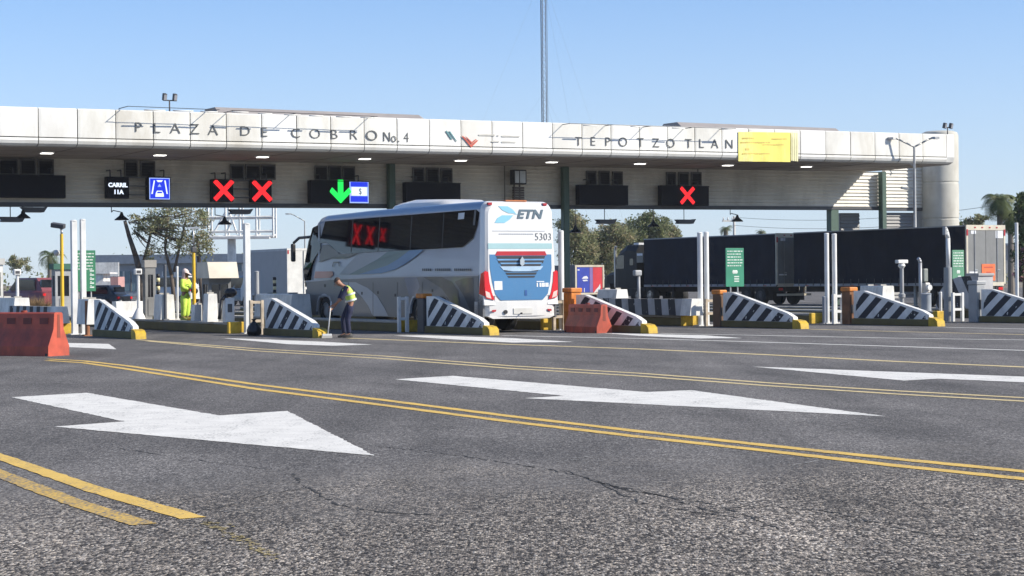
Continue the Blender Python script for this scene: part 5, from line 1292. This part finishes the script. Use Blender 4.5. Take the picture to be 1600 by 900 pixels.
booth('narrow grey booth behind the slim white post and left of the banded post', at(2, 233, .2, .335), .36, .28, 1.72, M('booth_grey2', (.22, .22, .215), .7), M('booth_top', (.33, .31, .28), .7), .03, roof_h=.25)
booth('toll booth with a broad beige slanted top left of the white post', at(2, 338, .35, .335), .72, .62, 1.32, M('booth_dark', (.16, .165, .17), .6), M('booth_beige', (.60, .55, .45), .6), .12, roof_h=.5, slant=.25)
bs = thing('barrier_gate', 'black hooded barrier machine with bent arm by the beige topped booth', 'barrier machine', at(2, 357, -.2, .335), TH)
mb = MB(black); mb.sph((.06, 0, .88), (.20, .18, .14), 12, 8); mb.build('hood', bs)
mb = MB(black); mb.tube([(-.05, 0, .84), (-.26, -.1, .66), (-.36, -.15, .1)], .055, 8); mb.build('arm', bs)
mb = MB(white2); mb.bb(-.16, .14, -.12, .12, 0, .72, bev=.02); mb.build('cabinet', bs)
mb = MB(dkgrey); mb.bb(-.08, .06, -.128, -.123, .3, .55); mb.build('panel', bs)
# green signs
def gsign(label, loc, w, z0, h, legs, mat=green, big=False):
    t = thing('green_sign', label, 'sign', loc, TH, 'green information signs on the islands')
    mb = MB(mat); mb.bb(-w / 2, w / 2, -.02, .02, z0, z0 + h, bev=.004); o = mb.build('panel', t)
    mb = MB(M('sign_white', (.62, .68, .62), .5)); rnd = random.Random(len(label))
    for k in range(6):
        z = z0 + h * (.92 - .075 * k)
        x = -w * .42
        while x < w * .36:
            l = rnd.uniform(.03, .13); mb.bb(x, min(x + l, w * .42), -.026, -.0215, z - h * .017, z + h * .012); x += l + .03
    if not big:
        for k in range(3): mb.sph((w * .08 * (k - 1), -.022, z0 + h * .38), (w * .07, .006, h * .05), 10, 6)
        for z in (.26, .2, .14): mb.bb(-w * .05, w * .22, -.026, -.0215, z0 + h * z - .02, z0 + h * z + .02)
    else:
        for k in range(5):
            zz = z0 + h * (.08 + .1 * k); mb.bb(w * .22, w * .42, -.026, -.0215, zz, zz + .05); mb.bb(w * .24, w * .3, -.026, -.0215, zz + .07, zz + .10)
    mb.build('lettering', o)
    mb = MB(white2)
    for x in legs: mb.cyl((x * w, .045, 0), (x * w, .045, z0 + h * .9), .025, .025, 8)
    mb.build('leg', t); return t
gsign('bright green information sign standing before the forward black trailer', at(6, 1148, .0, .335), .76, .87, 1.33, (-.2, .2))
gsign('pale green information sign beside the trailer rear doors', at(8, 1497, .0, .335), .56, .82, 1.28, (-.2, .25), M('green_sign_pale', (.10, .28, .17), .6))
gsign('green information sign between the tall white posts at left', at(2, 133, .0, .335), .78, .92, 1.5, (-.3, .3), M('green_sign_deep', (.035, .20, .10), .5), True)
# posts before the trailers
t = thing('sensor_post', 'white T headed sensor post in front of the rear black trailer', 'post', at(7, 1409, .1, .335), TH)
mb = MB(greyp); mb.cyl((0, 0, 0), (0, 0, 1.5), .075, .065, 12); mb.lathe((0, 0, .42), [(.07, 0), (.12, .03), (.12, .14), (.07, .17)], n=12); mb.build('post', t)
mb = MB(white2); mb.lathe((0, 0, 1.44), [(.07, 0), (.13, .08), (.10, .16)], n=12); mb.bb(-.22, .22, -.09, .09, 1.61, 1.73, bev=.02); mb.build('head', t)
t = thing('signal_post', 'grey bent post with a round red traffic signal in front of the trailer', 'traffic signal', at(7, 1438, .3, .335), TH)
mb = MB(M('galvanised', (.40, .41, .42), .45, .4)); mb.tube([(0, 0, 0), (0, 0, 1.62), (-.03, 0, 1.72), (-.09, 0, 1.77)], .06, 10); mb.build('post', t)
mb = MB(M('signal_grey', (.22, .24, .22), .5)); mb.bb(.09, .27, -.09, .07, .98, 1.42, bev=.02); mb.build('control_box', t)
mb = MB(M('signal_white', (.55, .53, .50), .5)); mb.bb(.14, .36, -.1, .08, .42, .95, bev=.04); o = mb.build('signal_head', t)
mb = MB(M('signal_lens_red', (.55, .08, .06), .3)); mb.cyl((.27, -.1, .78), (.27, -.15, .78), .09, .09, 14); mb.mt(black); mb.cyl((.27, -.1, .56), (.27, -.13, .56), .06, .06, 12); mb.build('lens', o)
mb = MB(white2); mb.lathe((.27, -.16, .78), [(.10, -.02), (.11, .03), (.10, .10)], 'y', 14); mb.build('visor', o)
t = thing('lamp_post', 'grey post with bent white top left of the pale green sign', 'post', at(7, 1481, -.05, 0), TH)
mb = MB(M('post_grey', (.30, .31, .31), .6, dirt=(.15, .14, .13))); mb.cyl((0, 0, 0), (0, 0, 1.78), .15, .13, 14); mb.build('lower_shaft', t)
mb = MB(white2); mb.tube([(.02, 0, 1.78), (.02, 0, 2.75), (-.04, 0, 2.95), (-.09, 0, 3.05)], .075, 10); mb.build('upper_shaft', t)
mb = MB(greyp); mb.bb(-.16, -.06, -.07, .07, 2.85, 3.12, bev=.02); mb.build('lamp_head', t)
t = thing('reader_post', 'slim grey reader post in front of the black truck cab', 'post', at(6, 998, .1, .335), TH, 'slim white reader posts')
mb = MB(greyp); mb.cyl((0, 0, 0), (0, 0, 1.35), .06, .055, 10); mb.build('post', t)
mb = MB(greyp); mb.bb(-.22, .1, -.1, .1, 1.28, 1.5, bev=.05); mb.build('head', t)
# street lamps
def street_lamp(label, x, ytop, Y, arms, h0=None):
    p = P(x, ytop, Y); t = thing('street_lamp', label, 'street lamp', (p.x, p.y, 0), 0, 'street lamps round the plaza'); h = p.z; k = Y / FPX
    g_ = M('lamp_pole_grey', (.42, .42, .41), .5, .3)
    mb = MB(g_); mb.cyl((0, 0, 0), (0, 0, h), .10, .06, 12); mb.bb(-.2, .2, -.2, .2, 0, .04); mb.build('pole', t)
    for dx, dy in arms:
        s = 1 if dx > 0 else -1; X, Z = dx * k, dy * k
        mb = MB(g_); mb.tube([(0, 0, h - .02), (X * .30, 0, h + Z * .42), (X * .58, 0, h + Z * .86), (X * .72, 0, h + Z)], .045, 8); mb.build('arm', t)
        mb = MB(g_); mb.loft([[Vector((X * a, y, h + Z + q)) for y, q in ((-w, -.05), (w, -.05), (w * .8, .06), (-w * .8, .06))] for a, w in ((.70, .07), (.82, .14), (1.0, .10))], smooth=False); o = mb.build('lamp_head', t)
        mb = MB(M('lamp_glass', (.5, .5, .5), .2)); mb.bb(min(X * .78, X * .96), max(X * .78, X * .96), -.08, .08, h + Z - .062, h + Z - .052); mb.build('lens', o)
    return t, h, k, g_
t, h, k, g_ = street_lamp('double armed street lamp in front of the right end of the canopy', 1428.5, 229, 96, [(-41, 13), (39, 13)])
mb = MB(g_); mb.bb(-.06, .06, -.06, .06, h - 1.1, h - .85); mb.tube([(0, 0, h - 1.0), (-.2, 0, h - .85)], .03, 6); mb.build('collar', t)
mb = MB(g_); mb.tube([(0, 0, h - 2.1), (-.30, 0, h - 2.12)], .03, 6); mb.box(-.5, 0, h - 2.08, .36, .2, .12, Matrix.Rotation(.2, 3, 'Y'), bev=.02); mb.build('small_floodlight', t)
street_lamp('single armed street lamp far behind, left of the bus windscreen', 476, 345, 190, [(-30, 11)])
# ------------------------------------------------------------------ trees
def leafmat(name, c): 
    m = M(name, c, .7, var=.4, vs=1.5); b = m.node_tree.nodes['Principled BSDF']
    nt = m.node_tree; b.inputs['Specular IOR Level'].default_value = .2; src = b.inputs['Base Color'].links[0].from_socket
    tl = nt.nodes.new('ShaderNodeBsdfTranslucent'); mx = nt.nodes.new('ShaderNodeMixShader'); mx.inputs[0].default_value = .35
    nt.links.new(src, tl.inputs['Color']); nt.links.new(b.outputs[0], mx.inputs[1]); nt.links.new(tl.outputs[0], mx.inputs[2]); nt.links.new(mx.outputs[0], nt.nodes['Material Output'].inputs['Surface'])
    return m
olv = [leafmat('leaf_olive', (.28, .295, .15)), leafmat('leaf_olive_dark', (.18, .20, .10)), leafmat('leaf_olive_pale', (.31, .325, .175)), leafmat('leaf_dry', (.38, .32, .19))]
grn2 = [leafmat('leaf_green', (.10, .145, .05)), leafmat('leaf_green_dark', (.06, .09, .035)), leafmat('leaf_green_pale', (.17, .21, .085))]
barkm = M('bark', (.11, .085, .065), .9, bump=.6, bs=12); barkg = M('bark_grey', (.19, .165, .14), .9, bump=.5, bs=10)
def tree(label, x, Y, ybase, crowns, trunks, mats, leaf=.16, per=42, clumps=10, name='tree', cat='tree', group='trees behind the plaza', seed=1, bk=barkm, droop=0.0):
    """crowns: (px, py, rx_px, ry_px) measured, depth set from width; trunks: list of px polylines with radius in m."""
    r = random.Random(seed); k = Y / FPX; b = P(x, ybase, Y); base = Vector((b.x, b.y, 0))
    t = thing(name, label, cat, base, 0, group)
    loc = lambda px, py, dy=0: Vector((P(px, py, Y).x - base.x, dy, P(px, py, Y).z))
    mb = MB(bk)
    for pl_, r0 in trunks:
        q = [loc(*p) for p in pl_]; q[0].z = min(q[0].z, 0) if pl_[0][1] >= ybase else q[0].z
        for i, (a, c) in enumerate(zip(q[:-1], q[1:])): mb.cyl(a, c, r0 * (1 - .7 * i / len(q)), r0 * (1 - .7 * (i + 1) / len(q)), 8)
    # fine limbs into the crowns
    top = loc(*trunks[0][0][-1])
    for cx, cy, rx, ry in crowns:
        for _ in range(4):
            a = r.uniform(0, 2 * PI); e_ = loc(cx, cy) + Vector((math.cos(a) * rx * k * .8, math.sin(a) * rx * k * .8, r.uniform(-.3, .8) * ry * k))
            s = top.lerp(loc(cx, cy), .3); m_ = s.lerp(e_, .5) + Vector((0, 0, -.1)); mb.cyl(s, m_, .05, .035, 5); mb.cyl(m_, e_, .035, .012, 5)
    mb.build('trunk', t)
    mb = MB(mats[0])
    for cx, cy, rx, ry in crowns:
        c = loc(cx, cy); n = max(6, int(clumps * rx * ry / 400))
        for _ in range(n):
            while True:
                d = Vector((r.uniform(-1, 1), r.uniform(-1, 1), r.uniform(-1, 1)))
                if .25 < d.length < 1: break
            cc = c + Vector((d.x * rx * k, d.y * rx * k, d.z * ry * k)); cr = r.uniform(.25, .55) * min(rx, ry) * k * .6 + .18
            m_ = r.choice(mats); mb.mt(m_)
            for _ in range(per):
                p = cc + Vector((r.gauss(0, .5) * cr, r.gauss(0, .5) * cr, r.gauss(0, .42) * cr - droop * abs(r.gauss(0, .5))))
                if r.random() < .12: mb.mt(r.choice(mats))
                s = leaf * r.uniform(.6, 1.4); a = Vector((r.gauss(0, 1), r.gauss(0, 1), r.gauss(0, 1) - droop * 3)).normalized(); b2 = a.orthogonal().normalized(); b2 = b2 * math.cos(q_ := r.uniform(0, PI)) + a.cross(b2) * math.sin(q_)
                mb.face([p - a * s, p + b2 * s * .45, p + a * s, p - b2 * s * .45])
    mb.build('crown', t, norm=False); return t
tree('tall half bare olive tree with leaning forked trunk left of the billboard frame', 222, 122, 492, [(245, 345, 30, 26), (285, 335, 38, 26), (300, 372, 30, 24), (262, 375, 26, 22), (320, 350, 14, 30), (215, 350, 14, 20), (313, 395, 18, 18), (240, 395, 14, 16)],
     [([(224, 492), (220, 430), (212, 400), (202, 370), (195, 345)], .24), ([(220, 425), (232, 380), (240, 345)], .12), ([(272, 470), (268, 430), (258, 390), (262, 340)], .14), ([(272, 425), (282, 380), (290, 345)], .1), ([(318, 480), (312, 420), (308, 370)], .18)], [leafmat('leaf_feather', (.31, .325, .175)), leafmat('leaf_feather_dark', (.19, .21, .11)), olv[2], olv[3]], .085, 52, 13, seed=3, bk=barkm, droop=.2)
GT = [('broad olive tree just right of the middle column', 905, 165, [(898, 365, 26, 30), (905, 395, 28, 28), (893, 345, 16, 16)]),
      ('bushy olive green tree left of the black truck cab', 950, 170, [(935, 385, 28, 26), (960, 375, 30, 28), (950, 405, 34, 24)]),
      ('round grey green tree above the truck cab', 1010, 178, [(1000, 365, 30, 24), (1025, 358, 24, 20), (985, 385, 28, 24), (1010, 340, 16, 10)]),
      ('small pale tree at the right end of the tree row', 1050, 182, [(1048, 360, 12, 12), (1040, 372, 22, 16)])]
for i, (lb, x, Y, cr) in enumerate(GT):
    tree(lb, x, Y, 475, cr, [([(x, 475), (x - 2, 430), (x + 2, 390)], .25), ([(x, 430), (x + 14, 380)], .12)], olv if i != 2 else olv[:3] + grn2[:1], .12, 75, 34, seed=20 + i, bk=barkg)
tree('small rounded tree at the far left behind the slim post', 28, 185, 470, [(30, 415, 15, 16), (25, 405, 9, 8)], [([(28, 470), (28, 420)], .15)], olv, .12, 64, 26, seed=41)
tree('leafy green shrub tree against the round concrete tower', 1478, 112, 480, [(1476, 345, 14, 10), (1484, 352, 12, 12), (1466, 352, 10, 8), (1486, 335, 6, 8)], [([(1478, 480), (1478, 400), (1478, 350)], .1)], [leafmat('leaf_bright', (.20, .22, .05)), grn2[0], grn2[2]], .16, 30, 22, seed=44)
tree('low sparse bush between the tower shrub and the right palm', 1520, 150, 480, [(1522, 348, 20, 10), (1510, 352, 14, 8), (1536, 344, 10, 9)], [([(1520, 480), (1520, 355)], .12)], olv, .15, 34, 22, seed=46)
tree('dark green tree cut off by the right picture edge', 1606, 125, 480, [(1600, 325, 12, 22), (1606, 360, 18, 40), (1610, 400, 22, 40)], [([(1606, 480), (1606, 380)], .25)], grn2, .16, 46, 30, seed=48)
tree('pinkish flowering shrub behind the trailer at the right edge', 1600, 112, 480, [(1602, 400, 10, 20), (1600, 425, 9, 16)], [([(1600, 480), (1600, 420)], .1)], [leafmat('leaf_pink', (.35, .18, .22)), grn2[1]], .14, 36, 24, seed=50)
def palm(label, x, ytop, Y, rpx, nf=22, seed=1, drop=.9):
    r = random.Random(seed); k = Y / FPX; p = P(x, ytop, Y); h = p.z; R = rpx * k
    t = thing('palm_tree', label, 'palm tree', (p.x, p.y, 0), 0, 'palm trees behind the plaza')
    mb = MB(barkg); mb.loft([[Vector((math.cos(a) * q, math.sin(a) * q, z)) for a in [2 * PI * i / 10 for i in range(10)]] for z, q in ((0, .30), (.5, .24), (h * .6, .20), (h - .2, .19), (h, .25))]); mb.build('trunk', t)
    mb = MB(grn2[0])
    for f in range(nf):
        mb.mt(r.choice(grn2 + [olv[2]])); az = 2 * PI * f / nf + r.uniform(-.2, .2); el = r.uniform(-.5, 1.2); L_ = R * r.uniform(.85, 1.2); pts = []
        pos = Vector((0, 0, h)); ang = el
        for s in range(9):
            pts.append(pos.copy()); pos = pos + Vector((math.cos(az) * math.cos(ang), math.sin(az) * math.cos(ang), math.sin(ang))) * L_ / 8; ang -= drop * .28
        sd = Vector((-math.sin(az), math.cos(az), 0))
        for s in range(8):
            d = (pts[s + 1] - pts[s])
            for q in range(3):
                o = pts[s] + d * q / 3; w = L_ * .33 * math.sin(PI * (.12 + .85 * (s + q / 3) / 8))
                for sg in (-1, 1):
                    tip = o + sd * sg * w + d.normalized() * w * .7 + Vector((0, 0, -w * .45)); mb.face([o, o + d * .22, tip])
    mb.build('crown', t, norm=False); return t
palm('palm with drooping crown left of the tall white posts', 78, 400, 150, 30, 20, 5, 1.1)
palm('small round headed palm by the utility pole above the black trailer', 1134, 357, 170, 14, 24, 6, .8)
palm('tiny palm right of the utility pole', 1190, 362, 200, 11, 20, 7, .8)
palm('large palm at the upper right beside the tower', 1562, 314, 128, 37, 54, 8, 1.05)
palm('second large palm nearly hidden behind the trailer at the right', 1579, 338, 134, 30, 44, 9, 1.1)
db = thing('dry_bush', 'dry straw coloured bush above the foreground orange barrier', 'bush', P(55, 478, 92), 0); db.location.z = 0
mb = MB(olv[3]); r = random.Random(9); drym = [leafmat('straw', (.33, .22, .11)), leafmat('straw_dark', (.20, .13, .07))]
for _ in range(1100):
    mb.mt(r.choice(drym)); az = r.uniform(0, 2 * PI); el = r.uniform(.15, 1.5); b = Vector((r.gauss(0, .3), r.gauss(0, .3), .1)); L_ = r.uniform(.4, 1.05)
    d = Vector((math.cos(az) * math.cos(el), math.sin(az) * math.cos(el), math.sin(el))); w = d.orthogonal().normalized() * .02; mb.face([b - w, b + w, b + d * L_])
mb.build('stems', db, norm=False)
# ------------------------------------------------------------------ background buildings, billboard, vehicles, mast
def bx(o, x0, x1, y0, y1, Y): a = P(x0, y1, Y); b = P(x1, y0, Y); return a.x, b.x, a.z, b.z
wh = thing('warehouse', 'long low blue grey warehouse with glazed front behind the left tree', 'warehouse', (0, 0, 0), 0)
Y = 235
x0, x1, _, zt_ = bx(0, 138, 480, 398, 470, Y)
mb = MB(M('warehouse_blue_grey', (.24, .28, .33), .6, var=.1)); mb.bb(x0, x1, Y, Y + 30, 0, zt_); o = mb.build('wall', wh)
mb = MB(M('warehouse_roof', (.15, .19, .25), .6)); mb.prism([(Y - .8, zt_ - .9), (Y - .8, zt_ + .2), (Y + 31, zt_ + .5), (Y + 31, zt_ - .9)], 'x', x0 - .5, x1 + .5); mb.build('roof', wh)
for (a, b, c, d) in ((184, 192, 424, 455), (195, 204, 424, 455), (206, 214, 424, 455), (255, 272, 424, 455), (276, 300, 424, 455), (360, 378, 412, 424), (382, 398, 412, 424)):
    q = bx(0, a, b, c, d, Y); mb = MB(M('warehouse_glass', (.10, .17, .22), .15)); mb.bb(q[0], q[1], Y - .06, Y - .01, q[2], q[3]); f = mb.build('window', wh)
    mb = MB(white2); mb.bb(q[0] - .12, q[0] - .002, Y - .1, Y - .01, q[2], q[3]); mb.bb(q[1] + .002, q[1] + .12, Y - .1, Y - .01, q[2], q[3]); mb.build('frame', f)
sp_ = thing('sign_panel', 'blank pale roadside panel on posts left of the half bare tree', 'sign', P(165, 470, 200), 0); sp_.location.z = 0
k = 200 / FPX; zc = P(165, 421, 200).z
mb = MB(white); mb.bb(-21 * k, 21 * k, 0, .2, zc - 11 * k, zc + 11 * k); mb.build('panel', sp_)
mb = MB(dkgrey); mb.cyl((-12 * k, .3, 0), (-12 * k, .3, zc), .1, .1, 8); mb.cyl((12 * k, .3, 0), (12 * k, .3, zc), .1, .1, 8); mb.build('leg', sp_)
sh = thing('kiosk', 'small white stepped kiosk with red side below the pale panel', 'kiosk', P(165, 470, 180), 0); sh.location.z = 0; k = 180 / FPX
mb = MB(white); mb.bb(-17 * k, -3 * k, 0, 3, 0, 2.5); mb.bb(-3 * k, 8 * k, .0, 3, 0, 1.8); mb.build('wall', sh)
mb = MB(M('kiosk_red', (.48, .26, .24), .7)); mb.bb(8 * k + .003, 20 * k, .0, 3, 0, 2.2); mb.build('side_wall', sh)
mb = MB(white2); mb.bb(-18 * k, 8 * k, -.3, 3.2, 2.503, 2.62); mb.build('roof', sh)
# white steel billboard frame
bb_ = thing('billboard_frame', 'empty white steel billboard frame on a thick round post', 'billboard', P(363, 470, 175), 0); bb_.location.z = 0; k = 175 / FPX; X0 = P(363, 470, 175).x
Z = lambda y: P(363, y, 175).z
mb = MB(white2); mb.cyl((0, 0, 0), (0, 0, Z(370)), .42, .38, 18); mb.build('post', bb_)
mb = MB(white2)
for y in (370, 362, 340, 312): mb.cyl((-35 * k, -.5, Z(y)), (66 * k, -.5, Z(y)), .13, .13, 6)
for y in (370, 340): mb.cyl((-35 * k, 1.5, Z(y)), (66 * k, 1.5, Z(y)), .12, .12, 6)
for x in (-35, -8, 14, 40, 66): mb.cyl((x * k, -.5, Z(372)), (x * k, -.5, Z(305)), .11, .11, 6); mb.cyl((x * k, 1.5, Z(372)), (x * k, 1.5, Z(305)), .1, .1, 6); mb.cyl((x * k, -.5, Z(368)), (x * k, 1.5, Z(368)), .1, .1, 6)
for a, b in ((-28, -8), (-8, 10), (10, -2)): mb.cyl((a * k, -.5, Z(366)), (b * k, -.5, Z(332)), .10, .10, 6)
mb.build('truss', bb_)
mb = MB(M('catwalk', (.5, .5, .5), .6)); mb.bb(-42 * k, 62 * k, -1.6, -.6, Z(374), Z(371)); mb.build('catwalk', bb_)
# vehicles far left
def car(label, x, Y, rz, col, L_=4.4, H_=1.45, name='parked_car', cat='car'):
    p = P(x, 470, Y); t = thing(name, label, cat, (p.x, p.y, 0), rz); h = .87 if H_ < 1.6 else .95
    pm = M('car_' + col[0], col[1], .25); pm.node_tree.nodes['Principled BSDF'].inputs['Coat Weight'].default_value = .5
    lo = H_ * .58
    mb = MB(pm); mb.loft([[Vector((x_, y, z)) for x_, z in ((-w, .3), (w, .3), (w, zz - .1), (w - .08, zz), (-w + .08, zz), (-w, zz - .1))] for y, w, zz in ((-L_ / 2, h - .12, lo - .12), (-L_ / 2 + .25, h, lo), (L_ / 2 - .9, h, lo), (L_ / 2 - .2, h - .05, lo - .12), (L_ / 2, h - .16, lo - .22))]); mb.build('body', t)
    mb = MB(pm); mb.loft([[Vector((x_, y, z)) for x_, z in ((-w, lo - .02), (w, lo - .02), (w * .86, zz), (-w * .86, zz))] for y, w, zz in ((-L_ / 2 + .3, h - .1, lo + .02), (-L_ / 2 + .8, h - .06, H_), (.3, h - .06, H_), (L_ / 2 - 1.2, h - .1, lo + .02))]); o = mb.build('roof', t)
    for s in (-1, 1):
        mb = MB(glassd); mb.prism([(-L_ / 2 + .75, lo + .05), (L_ / 2 - 1.5, lo + .05), (.25, H_ - .1), (-L_ / 2 + .9, H_ - .1)], 'x', s * (h - .02), s * (h - .12)); mb.build('window', t)
        wheel(t, s * (h - .1), L_ / 2 - .85, .31, .2, s); wheel(t, s * (h - .1), -L_ / 2 + .8, .31, .2, s)
        mb = MB(lens_r); mb.bb(s * h * .85 - .1, s * h * .85 + .1, -L_ / 2 - .02, -L_ / 2 + .08, lo - .3, lo - .15); mb.build('tail_light', t)
    mb = MB(glassd); mb.prism([(-h + .2, lo + .06), (h - .2, lo + .06), (h * .72, H_ - .12), (-h * .72, H_ - .12)], 'y', -L_ / 2 + .42, -L_ / 2 + .55); mb.build('rear_window', t)
    return t
car('dark car parked behind the wedge below the green sign at left', 150, 125, 1.2, ('dark', (.02, .022, .026)))
car('red van parked at the far left behind the dry bush', 48, 120, .9, ('red', (.20, .05, .055)), 4.8, 1.95, 'red_van', 'van')
car('pale blue van behind the beige topped booth', 372, 130, .8, ('blue_grey', (.34, .40, .50)), 4.8, 2.0, 'parked_van', 'van')
car('white van far behind the grey booth and banded post', 268, 150, 1.1, ('white', (.55, .55, .54)), 4.9, 2.1, 'parked_van', 'van')
car('silver car far behind the leftmost posts', 108, 140, 1.3, ('silver', (.38, .39, .40)))
car('dark blue van half hidden behind the white post with the rubbish bag', 395, 128, .7, ('navy', (.03, .045, .09)), 4.8, 1.95, 'parked_van', 'van')
mb = MB(olv[1]); r = random.Random(77)
for i in range(150):
    cx = -150 + 340 * i / 150 + r.uniform(-2, 2); cy = 262 + r.uniform(-6, 8); hh = r.uniform(1.6, 4.2)
    for _ in range(80):
        mb.mt(r.choice(olv[:3] + grn2[:1])); p = Vector((cx + r.gauss(0, 1.3), cy + r.gauss(0, 1), abs(r.gauss(0, .55)) * hh)); s = r.uniform(.15, .42)
        a = Vector((r.gauss(0, 1), r.gauss(0, 1), r.gauss(0, 1))).normalized(); b2 = a.orthogonal().normalized(); mb.face([p - a * s, p + b2 * s * .5, p + a * s, p - b2 * s * .5])
struct(mb.build('far_treeline', norm=False), 'stuff')
# lattice radio mast with guys
p = P(850, 195, 230); ms = thing('radio_mast', 'tall thin lattice radio mast with guy wires rising behind the canopy', 'radio mast', (p.x, p.y, 0), .3)
mm = M('mast_steel', (.17, .18, .20), .5, .4); a_ = .34; zt_ = 46
c3 = [Vector((a_ * math.cos(2 * PI * i / 3), a_ * math.sin(2 * PI * i / 3), 0)) for i in range(3)]
mb = MB(mm)
for c in c3: mb.cyl(c, c + Vector((0, 0, zt_)), .05, .045, 6)
mb.build('legs', ms)
mb = MB(mm); n = 58
for i in range(n):
    z0, z1 = zt_ * i / n, zt_ * (i + 1) / n
    for j in range(3):
        p0, p1 = c3[j], c3[(j + 1) % 3]; mb.cyl(p0 + Vector((0, 0, z0)), p1 + Vector((0, 0, z1)), .018, .018, 4, False); mb.cyl(p0 + Vector((0, 0, z1)), p1 + Vector((0, 0, z1)), .016, .016, 4, False)
mb.build('lattice', ms)
for ang, zg in ((2.9, 38), (5.2, 38), (.8, 38), (2.9, 24), (5.2, 24), (.8, 24)):
    mb = MB(mm); mb.cyl((0, 0, zg), (math.cos(ang) * 16, math.sin(ang) * 16, 0), .006, .006, 4); mb.build('guy_wire', ms)
mb = MB(mm); mb.tube([(.5, 0, 12), (.5, 0, zt_)], .03, 6); mb.build('feeder', ms)
# utility poles and wires
up_ = []
for lb, x, yt, Y in (('utility pole with pale insulators beside the small palm', 1147, 341, 190), ('utility pole beyond the right picture edge carrying the wires', 1720, 292, 150)):
    p = P(x, yt, Y); t = thing('utility_pole', lb, 'utility pole', (p.x, p.y, 0), .4, 'utility poles'); up_.append(p)
    mb = MB(M('pole_pale', (.45, .44, .42), .8)); mb.cyl((0, 0, 0), (0, 0, p.z + .2), .17, .12, 10); mb.build('pole', t)
    mb = MB(M('pole_pale', (0, 0, 0))); mb.bb(-1.3, .9, -.06, .06, p.z - .35, p.z - .2); mb.build('crossarm', t)
    for q in (-1.2, -.7, -.2, .6):
        mb = MB(white2); mb.cyl((q, 0, p.z - .198), (q, 0, p.z + .1), .08, .05, 8); mb.build('insulator', t)
wl_ = thing('power_line', 'thin sagging overhead wires running between the utility poles', 'power line', (0, 0, 0), 0)
for dz, lab in ((.1, 0), (-.7, 1)):
    mb = MB(black); a, b = up_[0] + Vector((0, 0, dz)), up_[1] + Vector((0, 0, dz)); pts = [a.lerp(b, i / 24) + Vector((0, 0, -1.2 * 4 * (i / 24) * (1 - i / 24))) for i in range(25)]
    mb.tube(pts, .022, 4); mb.build('wire', wl_)
far = thing('factory_shed', 'pale flat factory shed on the horizon at the right', 'shed', (0, 0, 0), 0)
mb = MB(M('shed_grey', (.32, .33, .34), .7)); mb.bb(40, 160, 420, 460, 0, 8); mb.build('wall', far)
mb = MB(M('warehouse_roof', (0, 0, 0))); mb.bb(39, 161, 419, 461, 8.01, 8.5); mb.build('roof', far)
# ------------------------------------------------------------------ light, sky, camera
SUN = (UV(.64, -.55, 0) + Vector((0, 0, .54))).normalized()
el = math.asin(SUN.z); az = math.atan2(SUN.x, SUN.y)      # azimuth from +Y towards +X
sd = bpy.data.lights.new('sun', 'SUN'); sd.energy = 4.7; sd.angle = math.radians(.53); sd.color = (1, .925, .80)
so = bpy.data.objects.new('sun', sd); COL.objects.link(so); so.rotation_euler = SUN.to_track_quat('Z', 'Y').to_euler()
w = bpy.data.worlds.new('World'); S.world = w; w.use_nodes = True
nt = w.node_tree; bgd = nt.nodes['Background']; sky = nt.nodes.new('ShaderNodeTexSky'); sky.sky_type = 'NISHITA'; sky.sun_disc = False
sky.sun_elevation = el; sky.sun_rotation = az; sky.altitude = 2200; sky.air_density = 1.0; sky.dust_density = .7; sky.ozone_density = 4.0
tcw = nt.nodes.new('ShaderNodeTexCoord'); spw = nt.nodes.new('ShaderNodeSeparateXYZ'); nt.links.new(tcw.outputs['Generated'], spw.inputs[0])
mrw = nt.nodes.new('ShaderNodeMapRange'); mrw.interpolation_type = 'SMOOTHSTEP'; mrw.inputs['From Min'].default_value = -.02; mrw.inputs['From Max'].default_value = .2; mrw.inputs['To Min'].default_value = .8; mrw.inputs['To Max'].default_value = .05
nt.links.new(spw.outputs['Z'], mrw.inputs['Value'])
mxw = nt.nodes.new('ShaderNodeMix'); mxw.data_type = 'RGBA'; mxw.inputs['B'].default_value = (3.75, 4.15, 4.85, 1)
nt.links.new(mrw.outputs['Result'], mxw.inputs['Factor']); tn_ = nt.nodes.new('ShaderNodeMix'); tn_.data_type = 'RGBA'; tn_.blend_type = 'MULTIPLY'; tn_.inputs['Factor'].default_value = 1; tn_.inputs['B'].default_value = (.86, .97, 1.06, 1); nt.links.new(sky.outputs[0], tn_.inputs['A']); nt.links.new(tn_.outputs['Result'], mxw.inputs['A']); nt.links.new(mxw.outputs['Result'], bgd.inputs[0]); bgd.inputs[1].default_value = .115
mh = bpy.data.materials.new('haze_air'); mh.use_nodes = True; nh = mh.node_tree; nh.nodes.clear()
oh = nh.nodes.new('ShaderNodeOutputMaterial'); vh = nh.nodes.new('ShaderNodeVolumePrincipled'); vh.inputs['Color'].default_value = (.86, .90, .95, 1); vh.inputs['Density'].default_value = .00022; vh.inputs['Anisotropy'].default_value = .2
nh.links.new(vh.outputs[0], oh.inputs['Volume'])
mb = MB(mh); mb.bb(-130, 180, -10, 275, -1.2, 50); struct(mb.build('haze'), 'stuff')
S.cycles.volume_bounces = 0
cd = bpy.data.cameras.new('camera'); cam = bpy.data.objects.new('camera', cd); COL.objects.link(cam)
cd.sensor_width = 36; cd.sensor_fit = 'HORIZONTAL'; cd.lens = FPX * 36 / 1600; cd.clip_end = 12000; cd.clip_start = .1
cam.matrix_world = Matrix.Translation((0, 0, EYE)) @ RC.to_4x4(); S.camera = cam
vs = S.view_settings; vs.view_transform = 'Standard'; vs.look = 'None'; vs.exposure = .56; vs.gamma = 1; vs.use_curve_mapping = False
S.render.resolution_x, S.render.resolution_y = 1024, 576
S.cycles.max_bounces = 6
